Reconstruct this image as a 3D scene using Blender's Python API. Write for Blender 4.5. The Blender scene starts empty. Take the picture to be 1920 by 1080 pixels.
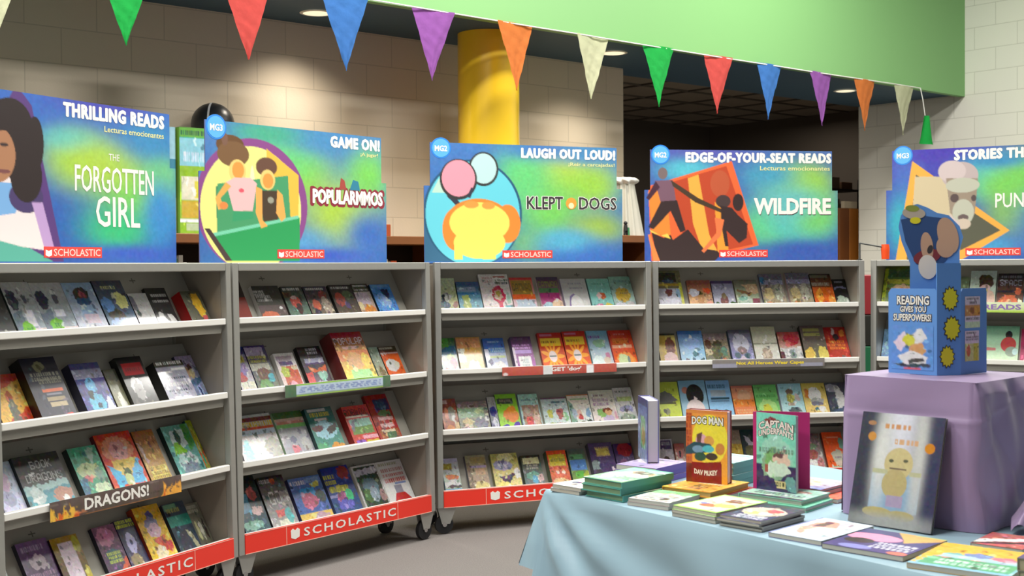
import bpy, math, random
import numpy as np
from mathutils import Matrix, Vector
random.seed(7)
R=math.radians
Z0=1.44                       # height of the rack tops above the floor
COL=bpy.context.scene.collection
def c3(h):
    h=h.strip('#')
    if len(h)==3: h=''.join(a*2 for a in h)
    v=[int(h[i:i+2],16)/255 for i in (0,2,4)]
    return [x/12.92 if x<.04045 else ((x+.055)/1.055)**2.4 for x in v]
MATS={}
def mat(name,hexc='888',rough=.6,metal=0,noise=0,scale=20,bump=0,coat=0,emit=0,trans=0,sheen=0):
    if name in MATS: return MATS[name]
    m=bpy.data.materials.new(name); m.use_nodes=True; nt=m.node_tree; b=nt.nodes['Principled BSDF']
    c=c3(hexc); b.inputs['Base Color'].default_value=(*c,1); b.inputs['Roughness'].default_value=rough
    b.inputs['Metallic'].default_value=metal; b.inputs['Coat Weight'].default_value=coat
    if sheen: b.inputs['Sheen Weight'].default_value=sheen
    if emit:
        b.inputs['Emission Color'].default_value=(*c,1); b.inputs['Emission Strength'].default_value=emit
    if noise or bump:
        tc=nt.nodes.new('ShaderNodeTexCoord'); n=nt.nodes.new('ShaderNodeTexNoise'); n.inputs['Scale'].default_value=scale
        n.inputs['Detail'].default_value=5; nt.links.new(tc.outputs['Object'],n.inputs['Vector'])
        if noise:
            r=nt.nodes.new('ShaderNodeMapRange'); r.inputs['To Min'].default_value=1-noise; r.inputs['To Max'].default_value=1+noise
            nt.links.new(n.outputs['Fac'],r.inputs['Value'])
            mx=nt.nodes.new('ShaderNodeVectorMath'); mx.operation='SCALE'; mx.inputs[0].default_value=c
            nt.links.new(r.outputs['Result'],mx.inputs['Scale']); nt.links.new(mx.outputs[0],b.inputs['Base Color'])
        if bump:
            bp=nt.nodes.new('ShaderNodeBump'); bp.inputs['Strength'].default_value=bump; bp.inputs['Distance'].default_value=.01
            nt.links.new(n.outputs['Fac'],bp.inputs['Height']); nt.links.new(bp.outputs[0],b.inputs['Normal'])
    if trans:
        t=nt.nodes.new('ShaderNodeBsdfTranslucent'); t.inputs['Color'].default_value=(*c,1)
        ms=nt.nodes.new('ShaderNodeMixShader'); ms.inputs[0].default_value=trans
        o=nt.nodes['Material Output']; nt.links.new(b.outputs[0],ms.inputs[1]); nt.links.new(t.outputs[0],ms.inputs[2]); nt.links.new(ms.outputs[0],o.inputs['Surface'])
    MATS[name]=m; return m
def printmat(name,rough,coat=.0):
    m=bpy.data.materials.new(name); m.use_nodes=True; nt=m.node_tree; b=nt.nodes['Principled BSDF']
    a=nt.nodes.new('ShaderNodeAttribute'); a.attribute_name='Col'; nt.links.new(a.outputs['Color'],b.inputs['Base Color'])
    b.inputs['Roughness'].default_value=rough; b.inputs['Coat Weight'].default_value=coat; b.inputs['Coat Roughness'].default_value=.09
    MATS[name]=m; return m
PRINT=printmat('printed_cover',.34,.4); PRINTM=printmat('printed_board',.55)
FOIL=printmat('printed_foil',.25,.3); FOIL.node_tree.nodes['Principled BSDF'].inputs['Metallic'].default_value=.35
def blocks(name,h1,h2,mortar,bw=.41,bh=.203,axis=0,zoff=0,rough=.6):
    """painted cinder block wall; coordinates taken in the wall's own frame"""
    m=bpy.data.materials.new(name); m.use_nodes=True; nt=m.node_tree; b=nt.nodes['Principled BSDF']
    tc=nt.nodes.new('ShaderNodeTexCoord'); sp=nt.nodes.new('ShaderNodeSeparateXYZ'); cb=nt.nodes.new('ShaderNodeCombineXYZ')
    nt.links.new(tc.outputs['Object'],sp.inputs[0]); nt.links.new(sp.outputs[axis],cb.inputs[0])
    ad=nt.nodes.new('ShaderNodeMath'); ad.inputs[1].default_value=zoff; nt.links.new(sp.outputs[2],ad.inputs[0]); nt.links.new(ad.outputs[0],cb.inputs[1])
    br=nt.nodes.new('ShaderNodeTexBrick'); nt.links.new(cb.outputs[0],br.inputs['Vector'])
    br.inputs['Scale'].default_value=1; br.inputs['Brick Width'].default_value=bw; br.inputs['Row Height'].default_value=bh
    br.inputs['Mortar Size'].default_value=.004; br.inputs['Mortar Smooth'].default_value=.4
    br.inputs['Color1'].default_value=(*c3(h1),1); br.inputs['Color2'].default_value=(*c3(h2),1); br.inputs['Mortar'].default_value=(*c3(mortar),1)
    nt.links.new(br.outputs['Color'],b.inputs['Base Color']); b.inputs['Roughness'].default_value=rough
    n=nt.nodes.new('ShaderNodeTexNoise'); n.inputs['Scale'].default_value=90; nt.links.new(tc.outputs['Object'],n.inputs['Vector'])
    iv=nt.nodes.new('ShaderNodeMath'); iv.operation='MULTIPLY_ADD'; iv.inputs[1].default_value=-3; nt.links.new(br.outputs['Fac'],iv.inputs[0]); nt.links.new(n.outputs['Fac'],iv.inputs[2])
    bp=nt.nodes.new('ShaderNodeBump'); bp.inputs['Strength'].default_value=.12; bp.inputs['Distance'].default_value=.004
    nt.links.new(iv.outputs[0],bp.inputs['Height']); nt.links.new(bp.outputs[0],b.inputs['Normal'])
    MATS[name]=m; return m

# ---------------------------------------------------------------- meshes
class MB:
    def __init__(s): s.v=[]; s.f=[]; s.sm=[]; s.mi=[]
    def add(s,vs,fs,smooth=False,mi=0):
        n=len(s.v); s.v+= [tuple(p) for p in vs]; s.f+= [tuple(i+n for i in f) for f in fs]; s.sm+= [smooth]*len(fs); s.mi+=[mi]*len(fs); return s
    def box(s,x0,x1,y0,y1,z0,z1,mi=0):
        v=[(x0,y0,z0),(x1,y0,z0),(x1,y1,z0),(x0,y1,z0),(x0,y0,z1),(x1,y0,z1),(x1,y1,z1),(x0,y1,z1)]
        return s.add(v,[(0,3,2,1),(4,5,6,7),(0,1,5,4),(1,2,6,5),(2,3,7,6),(3,0,4,7)],False,mi)
    def bbox(s,x0,x1,y0,y1,z0,z1,r=.002,mi=0):
        """box with chamfered edges"""
        r=min(r,(x1-x0)*.45,(y1-y0)*.45,(z1-z0)*.45)
        vs=[];idx={}
        for i,(X,sx) in enumerate(((x0,1),(x1,-1))):
            for j,(Y,sy) in enumerate(((y0,1),(y1,-1))):
                for k,(Z,sz) in enumerate(((z0,1),(z1,-1))):
                    for a in range(3):
                        p=[X+sx*r,Y+sy*r,Z+sz*r]; p[a]=(X,Y,Z)[a]; idx[(i,j,k,a)]=len(vs); vs.append(p)
        fs=[]
        for a in range(3):
            b,c=(a+1)%3,(a+2)%3
            for e in (0,1):
                q=[]
                for (m,n) in ((0,0),(1,0),(1,1),(0,1)):
                    t=[0,0,0]; t[a]=e; t[b]=m; t[c]=n; q.append(idx[(*t,a)])
                fs.append(q if e else q[::-1])
        for a in range(3):
            b,c=(a+1)%3,(a+2)%3
            for m in (0,1):
                for n in (0,1):
                    t0=[0,0,0]; t0[b]=m; t0[c]=n; t1=list(t0); t1[a]=1
                    q=[idx[(*t0,b)],idx[(*t1,b)],idx[(*t1,c)],idx[(*t0,c)]]
                    fs.append(q if (m==n) else q[::-1])
        for i in (0,1):
            for j in (0,1):
                for k in (0,1):
                    q=[idx[(i,j,k,0)],idx[(i,j,k,1)],idx[(i,j,k,2)]]
                    fs.append(q if (i+j+k)%2 else q[::-1])
        return s.add(vs,fs,False,mi)
    def prism(s,poly,a0,a1,axis=0,mi=0):
        """poly: 2D points in the plane of the other two axes, extruded on axis"""
        n=len(poly); vs=[]
        for a in (a0,a1):
            for (p,q) in poly:
                vs.append((a,p,q) if axis==0 else ((p,a,q) if axis==1 else (p,q,a)))
        fs=[tuple(range(n))[::-1],tuple(range(n,2*n))]+[(i,(i+1)%n,n+(i+1)%n,n+i) for i in range(n)]
        return s.add(vs,fs,False,mi)
    def cyl(s,p,q,r,r2=None,n=16,cap=True,mi=0):
        p=Vector(p);q=Vector(q); d=(q-p).normalized(); a=d.orthogonal().normalized(); b=d.cross(a); r2=r if r2 is None else r2
        vs=[];
        for (c,rr) in ((p,r),(q,r2)):
            for i in range(n):
                t=2*math.pi*i/n; vs.append(c+a*math.cos(t)*rr+b*math.sin(t)*rr)
        s.add(vs,[(i,(i+1)%n,n+(i+1)%n,n+i) for i in range(n)],True,mi)
        if cap: s.add(vs,[tuple(range(n))[::-1],tuple(range(n,2*n))],False,mi)
        return s
    def tube(s,pts,r,n=8):
        for a,b in zip(pts[:-1],pts[1:]): s.cyl(a,b,r,n=n)
        return s
    def sphere(s,c,r,nu=32,nv=18):
        vs=[];fs=[]
        for j in range(nv+1):
            ph=math.pi*j/nv
            for i in range(nu):
                t=2*math.pi*i/nu; vs.append((c[0]+r*math.sin(ph)*math.cos(t),c[1]+r*math.sin(ph)*math.sin(t),c[2]+r*math.cos(ph)))
        for j in range(nv):
            for i in range(nu): fs.append((j*nu+i,(j+1)*nu+i,(j+1)*nu+(i+1)%nu,j*nu+(i+1)%nu))
        return s.add(vs,fs,True)
    def grid(s,fn,nu,nv,smooth=True,mi=0):
        vs=[fn(i/nu,j/nv) for j in range(nv+1) for i in range(nu+1)]
        return s.add(vs,[(j*(nu+1)+i,j*(nu+1)+i+1,(j+1)*(nu+1)+i+1,(j+1)*(nu+1)+i) for j in range(nv) for i in range(nu)],smooth,mi)
    def mesh(s,name,mats):
        m=bpy.data.meshes.new(name); m.from_pydata(s.v,[],s.f)
        for x in (mats if isinstance(mats,(list,tuple)) else [mats]): m.materials.append(x)
        m.polygons.foreach_set('use_smooth',s.sm); m.polygons.foreach_set('material_index',s.mi); m.update(); return m
    def build(s,name,mats,parent=None,M=None):
        return link(name,s.mesh(name,mats),parent,M)
def link(name,data,parent=None,M=None):
    o=bpy.data.objects.new(name,data); COL.objects.link(o)
    if parent is not None: o.parent=parent
    if M is not None: o.matrix_local=M
    return o
def tag(o,label,cat,group=None):
    o['label']=label; o['category']=cat
    if group: o['group']=group
    return o
def thing(name,label,cat,M=None,group=None):
    o=link(name,None,None,M); o.empty_display_size=.05; return tag(o,label,cat,group)
def struct(o): o['kind']='structure'; return o
def T(x,y,z): return Matrix.Translation((x,y,z))
def RX(a): return Matrix.Rotation(a,4,'X')
def RZ(a): return Matrix.Rotation(a,4,'Z')
# lettering: a text turned into a mesh and fitted to a rectangle (x0,x1,z0,z1) in the plane y=const facing -y
def text(name,s,x0,x1,z0,z1,y,m,parent,ext=.0006,bold=0.0,shear=0,arc=0,M=None,space=1,fat=0):
    cu=bpy.data.curves.new(name,'FONT'); cu.body=s; cu.resolution_u=2; cu.offset=bold; cu.shear=shear; cu.space_character=space
    t=bpy.data.objects.new(name,cu); COL.objects.link(t); bpy.context.view_layer.update()
    me=bpy.data.meshes.new_from_object(t.evaluated_get(bpy.context.evaluated_depsgraph_get()))
    bpy.data.objects.remove(t); bpy.data.curves.remove(cu)
    n=len(me.vertices); a=np.zeros(n*3); me.vertices.foreach_get('co',a); a=a.reshape(-1,3)
    mn,mx=a[:,:2].min(0),a[:,:2].max(0)
    X=x0+(a[:,0]-mn[0])/(mx[0]-mn[0])*(x1-x0); k=(a[:,0]-mn[0])/(mx[0]-mn[0])*2-1
    Z=z0+(a[:,1]-mn[1])/(mx[1]-mn[1])*(z1-z0)+arc*(1-k*k)
    fs=[tuple(p.vertices) for p in me.polygons]; bpy.data.meshes.remove(me)
    b=MB(); b.add([(X[i],y,Z[i]) for i in range(n)],fs)
    if fat:
        for q in range(8):
            t=q*math.pi/4; dx,dz=fat*math.cos(t),fat*math.sin(t)*.8
            b.add([(X[i]+dx,y-.00004*(q+1),Z[i]+dz) for i in range(n)],fs)
    b.add([(X[i],y+ext,Z[i]) for i in range(n)],[f[::-1] for f in fs])
    return b.build(name,m,parent,M)

# ---------------------------------------------------------------- printed artwork, painted into colour attributes
FONT={'A':'7E1111117E','B':'7F49494936','C':'3E41414122','D':'7F4141413E','E':'7F49494941','F':'7F09090901','G':'3E41415173','I':'00417F4100','K':'7F08142241','L':'7F40404040','M':'7F021C027F','N':'7F0408107F','O':'3E4141413E','P':'7F09090906','R':'7F09192946','S':'2649494932','T':'03017F0103','U':'3F4040403F','W':'3F4038403F','X':'6314081463','Y':'0304780403'}
def vnoise(n,m,cell,rng):
    g=rng.rand(int(n/cell)+3,int(m/cell)+3); y=np.arange(n)/cell; x=np.arange(m)/cell
    yi=y.astype(int); xi=x.astype(int); fy=(y-yi)[:,None]; fx=(x-xi)[None]
    a=g[yi][:,xi]; b=g[yi][:,xi+1]; c=g[yi+1][:,xi]; d=g[yi+1][:,xi+1]
    return a*(1-fx)*(1-fy)+b*fx*(1-fy)+c*(1-fx)*fy+d*fx*fy
def paint(rec,nx,ny,seed=1):
    """returns (ny+1,nx+1,3) linear colours, row 0 = top edge"""
    rng=np.random.RandomState(seed); S=2
    W,H=(nx+1)*S,(ny+1)*S
    X,Y=np.meshgrid((np.arange(W)+.5)/W*100,(np.arange(H)+.5)/H*100)
    im=np.zeros((H,W,3)); nz=max([float(o[2:]) for o in rec.split(';') if o[:2]=='n,']+[0])
    X0,Y0=X,Y; wa=0 if nz<10 else 4.0
    if wa:
        X=X+(vnoise(H,W,9,rng)-.5)*wa*2+(vnoise(H,W,4,rng)-.5)*wa; Y=Y+(vnoise(H,W,9,rng)-.5)*wa*1.4+(vnoise(H,W,4,rng)-.5)*wa*.7
    def put(mask,c):
        im[mask]=c3(c)
    for op in rec.split(';'):
        a=op.split(','); k=a[0]
        if k=='g':
            t=(Y/100)[...,None]; im=np.array(c3(a[1]))*(1-t)+np.array(c3(a[2]))*t
        elif k=='n':
            amt=float(a[1])/100; q=vnoise(H,W,5,rng)+.7*vnoise(H,W,2.5,rng)-.85
            q3=np.stack([vnoise(H,W,6,rng) for _ in range(3)],-1)-.5
            im=np.clip(im*(1+q[...,None]*amt*1.6)+q3*amt*im.mean()*1.1,0,1)
        elif k=='b':
            cx,cy,rx,ry=map(float,a[1:5]); w=np.exp(-((((X-cx)/rx)**2+((Y-cy)/ry)**2)*.85)**1.3)[...,None]*.96
            im=im*(1-w)+np.array(c3(a[5]))*w
        elif k=='r':
            x0,y0,x1,y1=map(float,a[1:5]); XX,YY=(X0,Y0) if (x1-x0>85 or y0<=2 or nz<20) else (X0*.6+X*.4,Y0*.6+Y*.4); put((XX>=x0)&(XX<=x1)&(YY>=y0)&(YY<=y1),a[5])
        elif k=='e':
            cx,cy,rx,ry=map(float,a[1:5]); put(((X-cx)/rx)**2+((Y-cy)/ry)**2<=1,a[5])
        elif k=='s':
            cx,cy,r=map(float,a[1:4]); th=np.arctan2((Y-cy)*W/H*0+ (Y-cy),(X-cx)); rr=np.hypot(X-cx,(Y-cy)*1.35)
            put(rr<r*(.78+.3*np.cos(th*11)),a[4])
        elif k=='p':
            v=list(map(float,a[1:-1])); P=list(zip(v[::2],v[1::2])); ins=np.zeros(X.shape,bool)
            for i in range(len(P)):
                (xa,ya),(xb,yb)=P[i],P[(i+1)%len(P)]
                if ya==yb: continue
                ins^=((ya>Y)!=(yb>Y))&(X<(xb-xa)*(Y-ya)/(yb-ya)+xa)
            put(ins,a[-1])
        elif k=='t':
            x0,y0,x1,y1=map(float,a[1:5]); rows=max(1,int(round((y1-y0)/9))); rh=(y1-y0)/rows
            for r_ in range(rows):
                ya=y0+r_*rh; x=x0+rng.rand()*4
                while x<x1:
                    wl=3+rng.rand()*5
                    kind=rng.rand()
                    m=(X0>=x)&(X0<min(x+wl*.75,x1))&(Y0>=ya+rh*.08)&(Y0<ya+rh*.84)
                    if kind<.35: m&=~((X0>x+wl*.25)&(X0<x+wl*.5)&(Y0>ya+rh*.3)&(Y0<ya+rh*.6))
                    put(m,a[5]); x+=wl+(3 if rng.rand()<.15 else .8)
        elif k=='w':
            s,x0,y0,x1,y1=a[1],*map(float,a[2:6]); n=len(s)*6-1
            cx=((X0-x0)/(x1-x0)*n); cy=((Y0-y0)/(y1-y0)*7)
            ok=(cx>=0)&(cx<n)&(cy>=0)&(cy<7); ci=np.clip(cx.astype(int),0,n-1); ri=np.clip(cy.astype(int),0,6)
            tab=np.zeros((7,n),bool)
            for i,ch in enumerate(s):
                h=FONT.get(ch)
                if h:
                    for j in range(5):
                        b=int(h[2*j:2*j+2],16)
                        for q in range(7): tab[q,i*6+j]=bool(b>>q&1)
            put(ok&tab[ri,ci],a[6])
    if nz>=10:
        k=int(nz*1.5)
        for _ in range(k):
            cx,cy=rng.rand()*100,rng.rand()*85+12; rx,ry=1+rng.rand()*5,1+rng.rand()*4
            base=im[int(min(H-1,cy/100*H)),int(min(W-1,cx/100*W))]; f=.25 if rng.rand()<.45 else (1.6+rng.rand())
            m=((X-cx)/rx)**2+((Y-cy)/ry)**2<=1; col=np.clip(base*f+(0 if f<1 else .05)+(rng.rand(3)-.5)*.12*(nz/20),0,.9)
            im[m]=im[m]*.25+col*.75
    return im.reshape(ny+1,S,nx+1,S,3).mean((1,3))
def colmesh(name,vs,fs,cols,m):
    me=bpy.data.meshes.new(name); me.from_pydata([tuple(v) for v in vs],[],fs); me.materials.append(m)
    at=me.color_attributes.new('Col','FLOAT_COLOR','POINT')
    c=np.ones((len(vs),4),np.float32); c[:,:3]=cols; at.data.foreach_set('color',c.ravel()); me.update(); return me
def art_grid(rec,w,h,nx,ny,y=0,x0=0,z0=0,seed=1):
    im=paint(rec,nx,ny,seed); xs=np.linspace(x0,x0+w,nx+1); zs=np.linspace(z0+h,z0,ny+1)
    vs=[(x,y,z) for z in zs for x in xs]; n=nx+1
    fs=[(j*n+i,(j+1)*n+i,(j+1)*n+i+1,j*n+i+1) for j in range(ny) for i in range(nx)]
    return vs,fs,im.reshape(-1,3)
def boxcol(vs,fs,cols,x0,x1,y0,y1,z0,z1,c):
    n=len(vs); v=[(x0,y0,z0),(x1,y0,z0),(x1,y1,z0),(x0,y1,z0),(x0,y0,z1),(x1,y0,z1),(x1,y1,z1),(x0,y1,z1)]
    vs+=v; fs+=[tuple(i+n for i in f) for f in [(0,3,2,1),(4,5,6,7),(0,1,5,4),(1,2,6,5),(2,3,7,6),(3,0,4,7)]]; cols+= [c]*8
PAPER=mat('page_paper','ddd8cc',.8,noise=.05,scale=60)
PAPERG=mat('page_paper_grey','b9b4a8',.8,noise=.06,scale=60)
def book(label,w,h,t,rec,spine,M,group=None,hard=False,right=False,res=.0027,pages=PAPER,m=None,name='book'):
    """front face in the plane y=0 looking towards -y, spine at x=0 (or x=w), thickness towards +y"""
    r=thing(name,label,'book',M,group)
    nx,ny=max(8,int(w/res)),max(10,int(h/res))
    seed=sum(map(ord,label))%9973
    vs,fs,im=art_grid(rec,w,h,nx,ny,seed=seed); cols=[tuple(c) for c in im]
    sc=tuple(c3(spine)); ct=.0025 if hard else .0008
    boxcol(vs,fs,cols,0,w,.0003,ct,0,h,sc)
    boxcol(vs,fs,cols,0,w,t-ct,t,0,h,sc)
    if right: boxcol(vs,fs,cols,w-ct,w,ct,t-ct,0,h,sc)
    else: boxcol(vs,fs,cols,0,ct,ct,t-ct,0,h,sc)
    link('cover',colmesh('cover',vs,fs,cols,m or PRINT),r)
    e=.003 if hard else .0006
    x0,x1=(e,w-ct) if right else (ct,w-e)
    MB().box(x0,x1,ct,t-ct,e,h-e).build('pages',pages,r)
    return r
# ---------------------------------------------------------------- camera (fitted)
F=2340.7; PITCH=.01738; ROLL=.0063
cam=bpy.data.cameras.new('camera'); co=bpy.data.objects.new('camera',cam); COL.objects.link(co)
cam.sensor_width=36; cam.lens=36*F/1920; cam.clip_start=.05; cam.clip_end=100
cam.dof.use_dof=True; cam.dof.focus_distance=5.2; cam.dof.aperture_fstop=7
co.matrix_world=T(0,0,Z0-.0236)@RX(R(90)-PITCH)@RZ(-ROLL)
bpy.context.scene.camera=co

# ---------------------------------------------------------------- the room
WA=.71; RW=RZ(WA)                 # frame (u,v): u along the back wall, v into it
def uv(u,v,z=0): return RW@T(u,v,z)
carpet=mat('carpet','787370',.95,noise=.4,scale=180,bump=.5)
struct(MB().box(-9,12,-4,16,-.05,0).build('floor',carpet,M=RW))
bw=blocks('painted_block_beige','dbceb7','d7cab4','c4b8a2',zoff=-.129)
rwm=blocks('painted_block_white','e9e8dc','e6e5da','cccbbf',axis=1,zoff=-.129)
o=MB().box(-8,7.16,6.96,7.2,0,2.98).build('wall_back',bw,M=RW); struct(o)
o=MB().box(10.73,10.93,-3,7.18,0,4.8).build('wall_right',rwm,M=RW); struct(o)
# soffit over the back of the room and its green front
struct(MB().box(-8,10.73,6.1,7.2,2.98,3.1).build('ceiling_soffit',mat('soffit_blue','35566b',.6),M=RW))
struct(MB().box(-8,10.73,6.04,6.1,2.96,4.8).build('wall_fascia',mat('green_paint','7cb06f',.5),M=RW))
struct(MB().box(-8,11,-3,7.3,4.8,4.9).build('ceiling',mat('ceiling_white','d8d8d2',.8),M=RW))
struct(MB().box(10.6,10.73,5.2,5.32,0,4.8).build('trim_1',mat('pipe_cream','c9cdb2',.5),M=RW))
# dim room beyond the opening
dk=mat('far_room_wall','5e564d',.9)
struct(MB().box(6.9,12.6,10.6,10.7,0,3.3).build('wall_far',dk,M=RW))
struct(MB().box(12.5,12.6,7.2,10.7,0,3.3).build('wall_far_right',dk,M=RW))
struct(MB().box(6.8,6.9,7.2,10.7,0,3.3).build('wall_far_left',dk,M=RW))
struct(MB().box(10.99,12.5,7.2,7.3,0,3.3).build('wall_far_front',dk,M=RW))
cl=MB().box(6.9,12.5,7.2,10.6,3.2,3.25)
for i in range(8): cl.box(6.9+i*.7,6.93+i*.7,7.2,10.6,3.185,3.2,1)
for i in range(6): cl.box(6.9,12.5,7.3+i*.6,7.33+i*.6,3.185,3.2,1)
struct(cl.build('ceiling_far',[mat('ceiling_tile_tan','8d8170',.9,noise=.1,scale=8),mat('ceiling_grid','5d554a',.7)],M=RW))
# yellow column
o=MB().cyl((5.39,6.5,0),(5.39,6.5,2.979),.207,n=64).build('column',mat('yellow_paint','ffd22a',.28,noise=.03,scale=3,coat=.3),M=RW)
tag(o,'glossy yellow round column standing before the beige block wall','column')
# recessed lights
for i,(x,y,l) in enumerate([(-1.186,7.679,'nearest recessed ceiling light, left of the blue pennant'),(.754,9.184,'recessed ceiling light beside the cream pennant right of the column'),(3.01,11.26,'small farthest recessed ceiling light, by the orange pennant')]):
    t=thing('recessed_light',l,'ceiling light',T(x,y,2.977),'recessed lights in the blue soffit')
    MB().grid(lambda a,b:((.085+.02*b)*math.cos(2*math.pi*a),(.085+.02*b)*math.sin(2*math.pi*a),-.006+.004*b),32,2).build('trim_ring',mat('white_enamel','e8e6dc',.4),t)
    MB().cyl((0,0,-.004),(0,0,0),.085,n=32).build('lens',mat('lamp_lens','fff1cf',.4,emit=.9),t)
    L=bpy.data.lights.new('downlight','SPOT'); L.energy=60; L.spot_size=R(130); L.spot_blend=1; L.color=(1,.9,.76); L.shadow_soft_size=.08
    lo=link('downlight',L,None,T(x,y,2.95))

# ---------------------------------------------------------------- the racks
H=1.30; W=1.2837; PW=.033; LEAN=.02239
CASES=[(-1.8003,4.3508,1.0973),(-1.2131,5.5018,.8908),(-.3973,6.56,.3746),(.8063,7.072,.1701),(2.1069,7.3528,-.5081)]
LIP=[H-.24426,H-.56738,H-.88689,H-1.2101]
HDR=['thrilling reads','game on','laugh out loud','edge-of-your-seat','stories']
TH=R(29); SN,CS=math.sin(TH),math.cos(TH); LEN=.0914
def caseM(i):
    x,y,a=CASES[i]; return T(x,y,Z0-H)@RZ(a)@RX(-LEAN)
alu=mat('brushed_aluminium','a9a8a2',.42,metal=.5,noise=.06,scale=30); lipm=mat('white_lip','e9e7e0',.35); grey=mat('grey_sheet','a6a399',.5); under=mat('shelf_apron','8f8c83',.5)  # apron grey is darkened to stand for shade under the lip
side=mat('side_sheet','8d857a',.34,coat=.25); red=mat('red_strip','ee3423',.35,coat=.2); white=mat('white_print','f2efe8',.5); rubber=mat('black_rubber','17171a',.6)
pinkl=mat('pale_line','f3b9a6',.5); chrome=mat('chrome','bbbbbb',.2,metal=1)
def rack():
    t=thing('book_rack','','book rack')
    for x in (0,W-PW):
        for y in (0,.30): MB().bbox(x,x+PW,y,y+PW,0,H-.001 if y else H).build('post',alu,t)
    MB().bbox(PW,W-PW,0,.02,H-.036,H,.003).build('top_rail',alu,t)
    MB().box(PW,W-PW,.02,.33,H-.012,H-.004).build('top_panel',grey,t)
    for x in (PW-.003,W-PW): MB().box(x,x+.003,PW,.30,.01,H-.012).build('side_panel',side,t)
    MB().box(PW,W-PW,.318,.322,.01,H-.012).build('back_panel',grey,t)
    MB().box(PW,W-PW,.02,.318,.0,.006).build('bottom_panel',grey,t)
    for k,l in enumerate(LIP):
        s=MB(); a=PW+.002; b=W-PW-.002
        if k<3: s.bbox(a,b,.004,.03,l-.0275,l,.003)
        else: s.bbox(a,b,.012,.03,l-.0275,l,.002)
        y0,z0=.03,l-.01
        s.prism([(y0,z0),(y0,z0-.004),(y0+LEN*CS,z0-LEN*SN-.004),(y0+LEN*CS,z0-LEN*SN)][::-1],a,b)
        lp=s.build('shelf',lipm,t)
        y1,z1=y0+LEN*CS,z0-LEN*SN; n=.305
        bk=MB().prism([(y1,z1),(y1+n*SN,z1+n*CS),(y1+n*SN+.004,z1+n*CS-.002),(y1+.004,z1-.002)],a,b)
        bk.build('sloped_back',grey,t)
        if k<3: MB().prism([(PW+.014,l-.064),(W-PW-.014,l-.064),(W-PW-.002,l-.0275),(PW+.002,l-.0275)][::-1],.024,.028,axis=1).build('shelf_apron',under,t)
        for x in (.36,.93):
            pl=[(-.017,-.0026),(-.0026,-.0026),(-.0026,-.012),(.0026,-.012),(.0026,-.0026),(.017,-.0026),(.017,.0026),(.0026,.0026),(.0026,.012),(-.0026,.012),(-.0026,.0026),(-.017,.0026)]
            MB().prism(pl[::-1],-.0005,-.0001,axis=1).build('slot',mat('slot_dark','6b6961',.7),t,T(x,y1+.262*SN,z1+.262*CS)@RX(-TH))
    st=MB().box(PW,W-PW,-.003,.012,.002,.0899).build('front_strip',red,t)
    s=MB(); s.box(PW,W-PW,-.0038,-.003,.0875,.0899); s.box(PW,W-PW,-.0038,-.003,.002,.005)
    for x in (.27,1.0): s.box(x-.0015,x+.0015,-.0038,-.003,.005,.0875)
    s.build('pale_lines',pinkl,st)
    text('lettering','SCHOLASTIC',.375,.984,.026,.066,-.0042,white,st,bold=.014,space=1.25)
    MB().prism([(.297,.03),(.322,.022),(.347,.03),(.349,.064),(.336,.072),(.322,.063),(.308,.072),(.295,.064)],-.0042,-.0034,axis=1).build('open_book_emblem',white,st)
    for x in (.02,W-.087):
        for y in (.01,.285):
            br=MB().prism([(x-.018,0),(x+.085,0),(x+.05,-.085),(x+.005,-.085)][::-1],y,y+.004,axis=1)
            br.prism([(x-.018,0),(x+.085,0),(x+.05,-.085),(x+.005,-.085)][::-1],y+.03,y+.034,axis=1)
            cb=br.build('caster_bracket',alu,t)
            w=MB().cyl((x+.02,y+.006,-.088),(x+.02,y+.028,-.088),.049,n=28)
            w.build('wheel',rubber,cb)
            MB().cyl((x+.02,y-.002,-.088),(x+.02,y+.036,-.088),.012,n=14).build('axle',chrome,cb)
    for z in (.42,.78):
        MB().bbox(W-.006,W+.004,.004,.02,z,z+.03,.002).build('latch',chrome,t)
    return t
def copytree(o,parent=None):
    c=o.copy(); COL.objects.link(c)
    if parent is not None:
        c.parent=parent; c.matrix_parent_inverse=o.matrix_parent_inverse.copy()
    for ch in list(o.children): copytree(ch,c)
    return c
RL=['grey metal wheeled book rack at the far left, under thrilling reads','grey metal wheeled book rack under the game on sign','grey metal wheeled book rack under laugh out loud, left of table','grey metal wheeled book rack under edge-of-your-seat, behind the table','grey metal wheeled book rack at far right, behind purple box']
r0=rack()
for i in range(5):
    r=r0 if i==0 else copytree(r0)
    r.matrix_local=caseM(i); tag(r,RL[i],'book rack','book racks standing in an arc')
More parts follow.
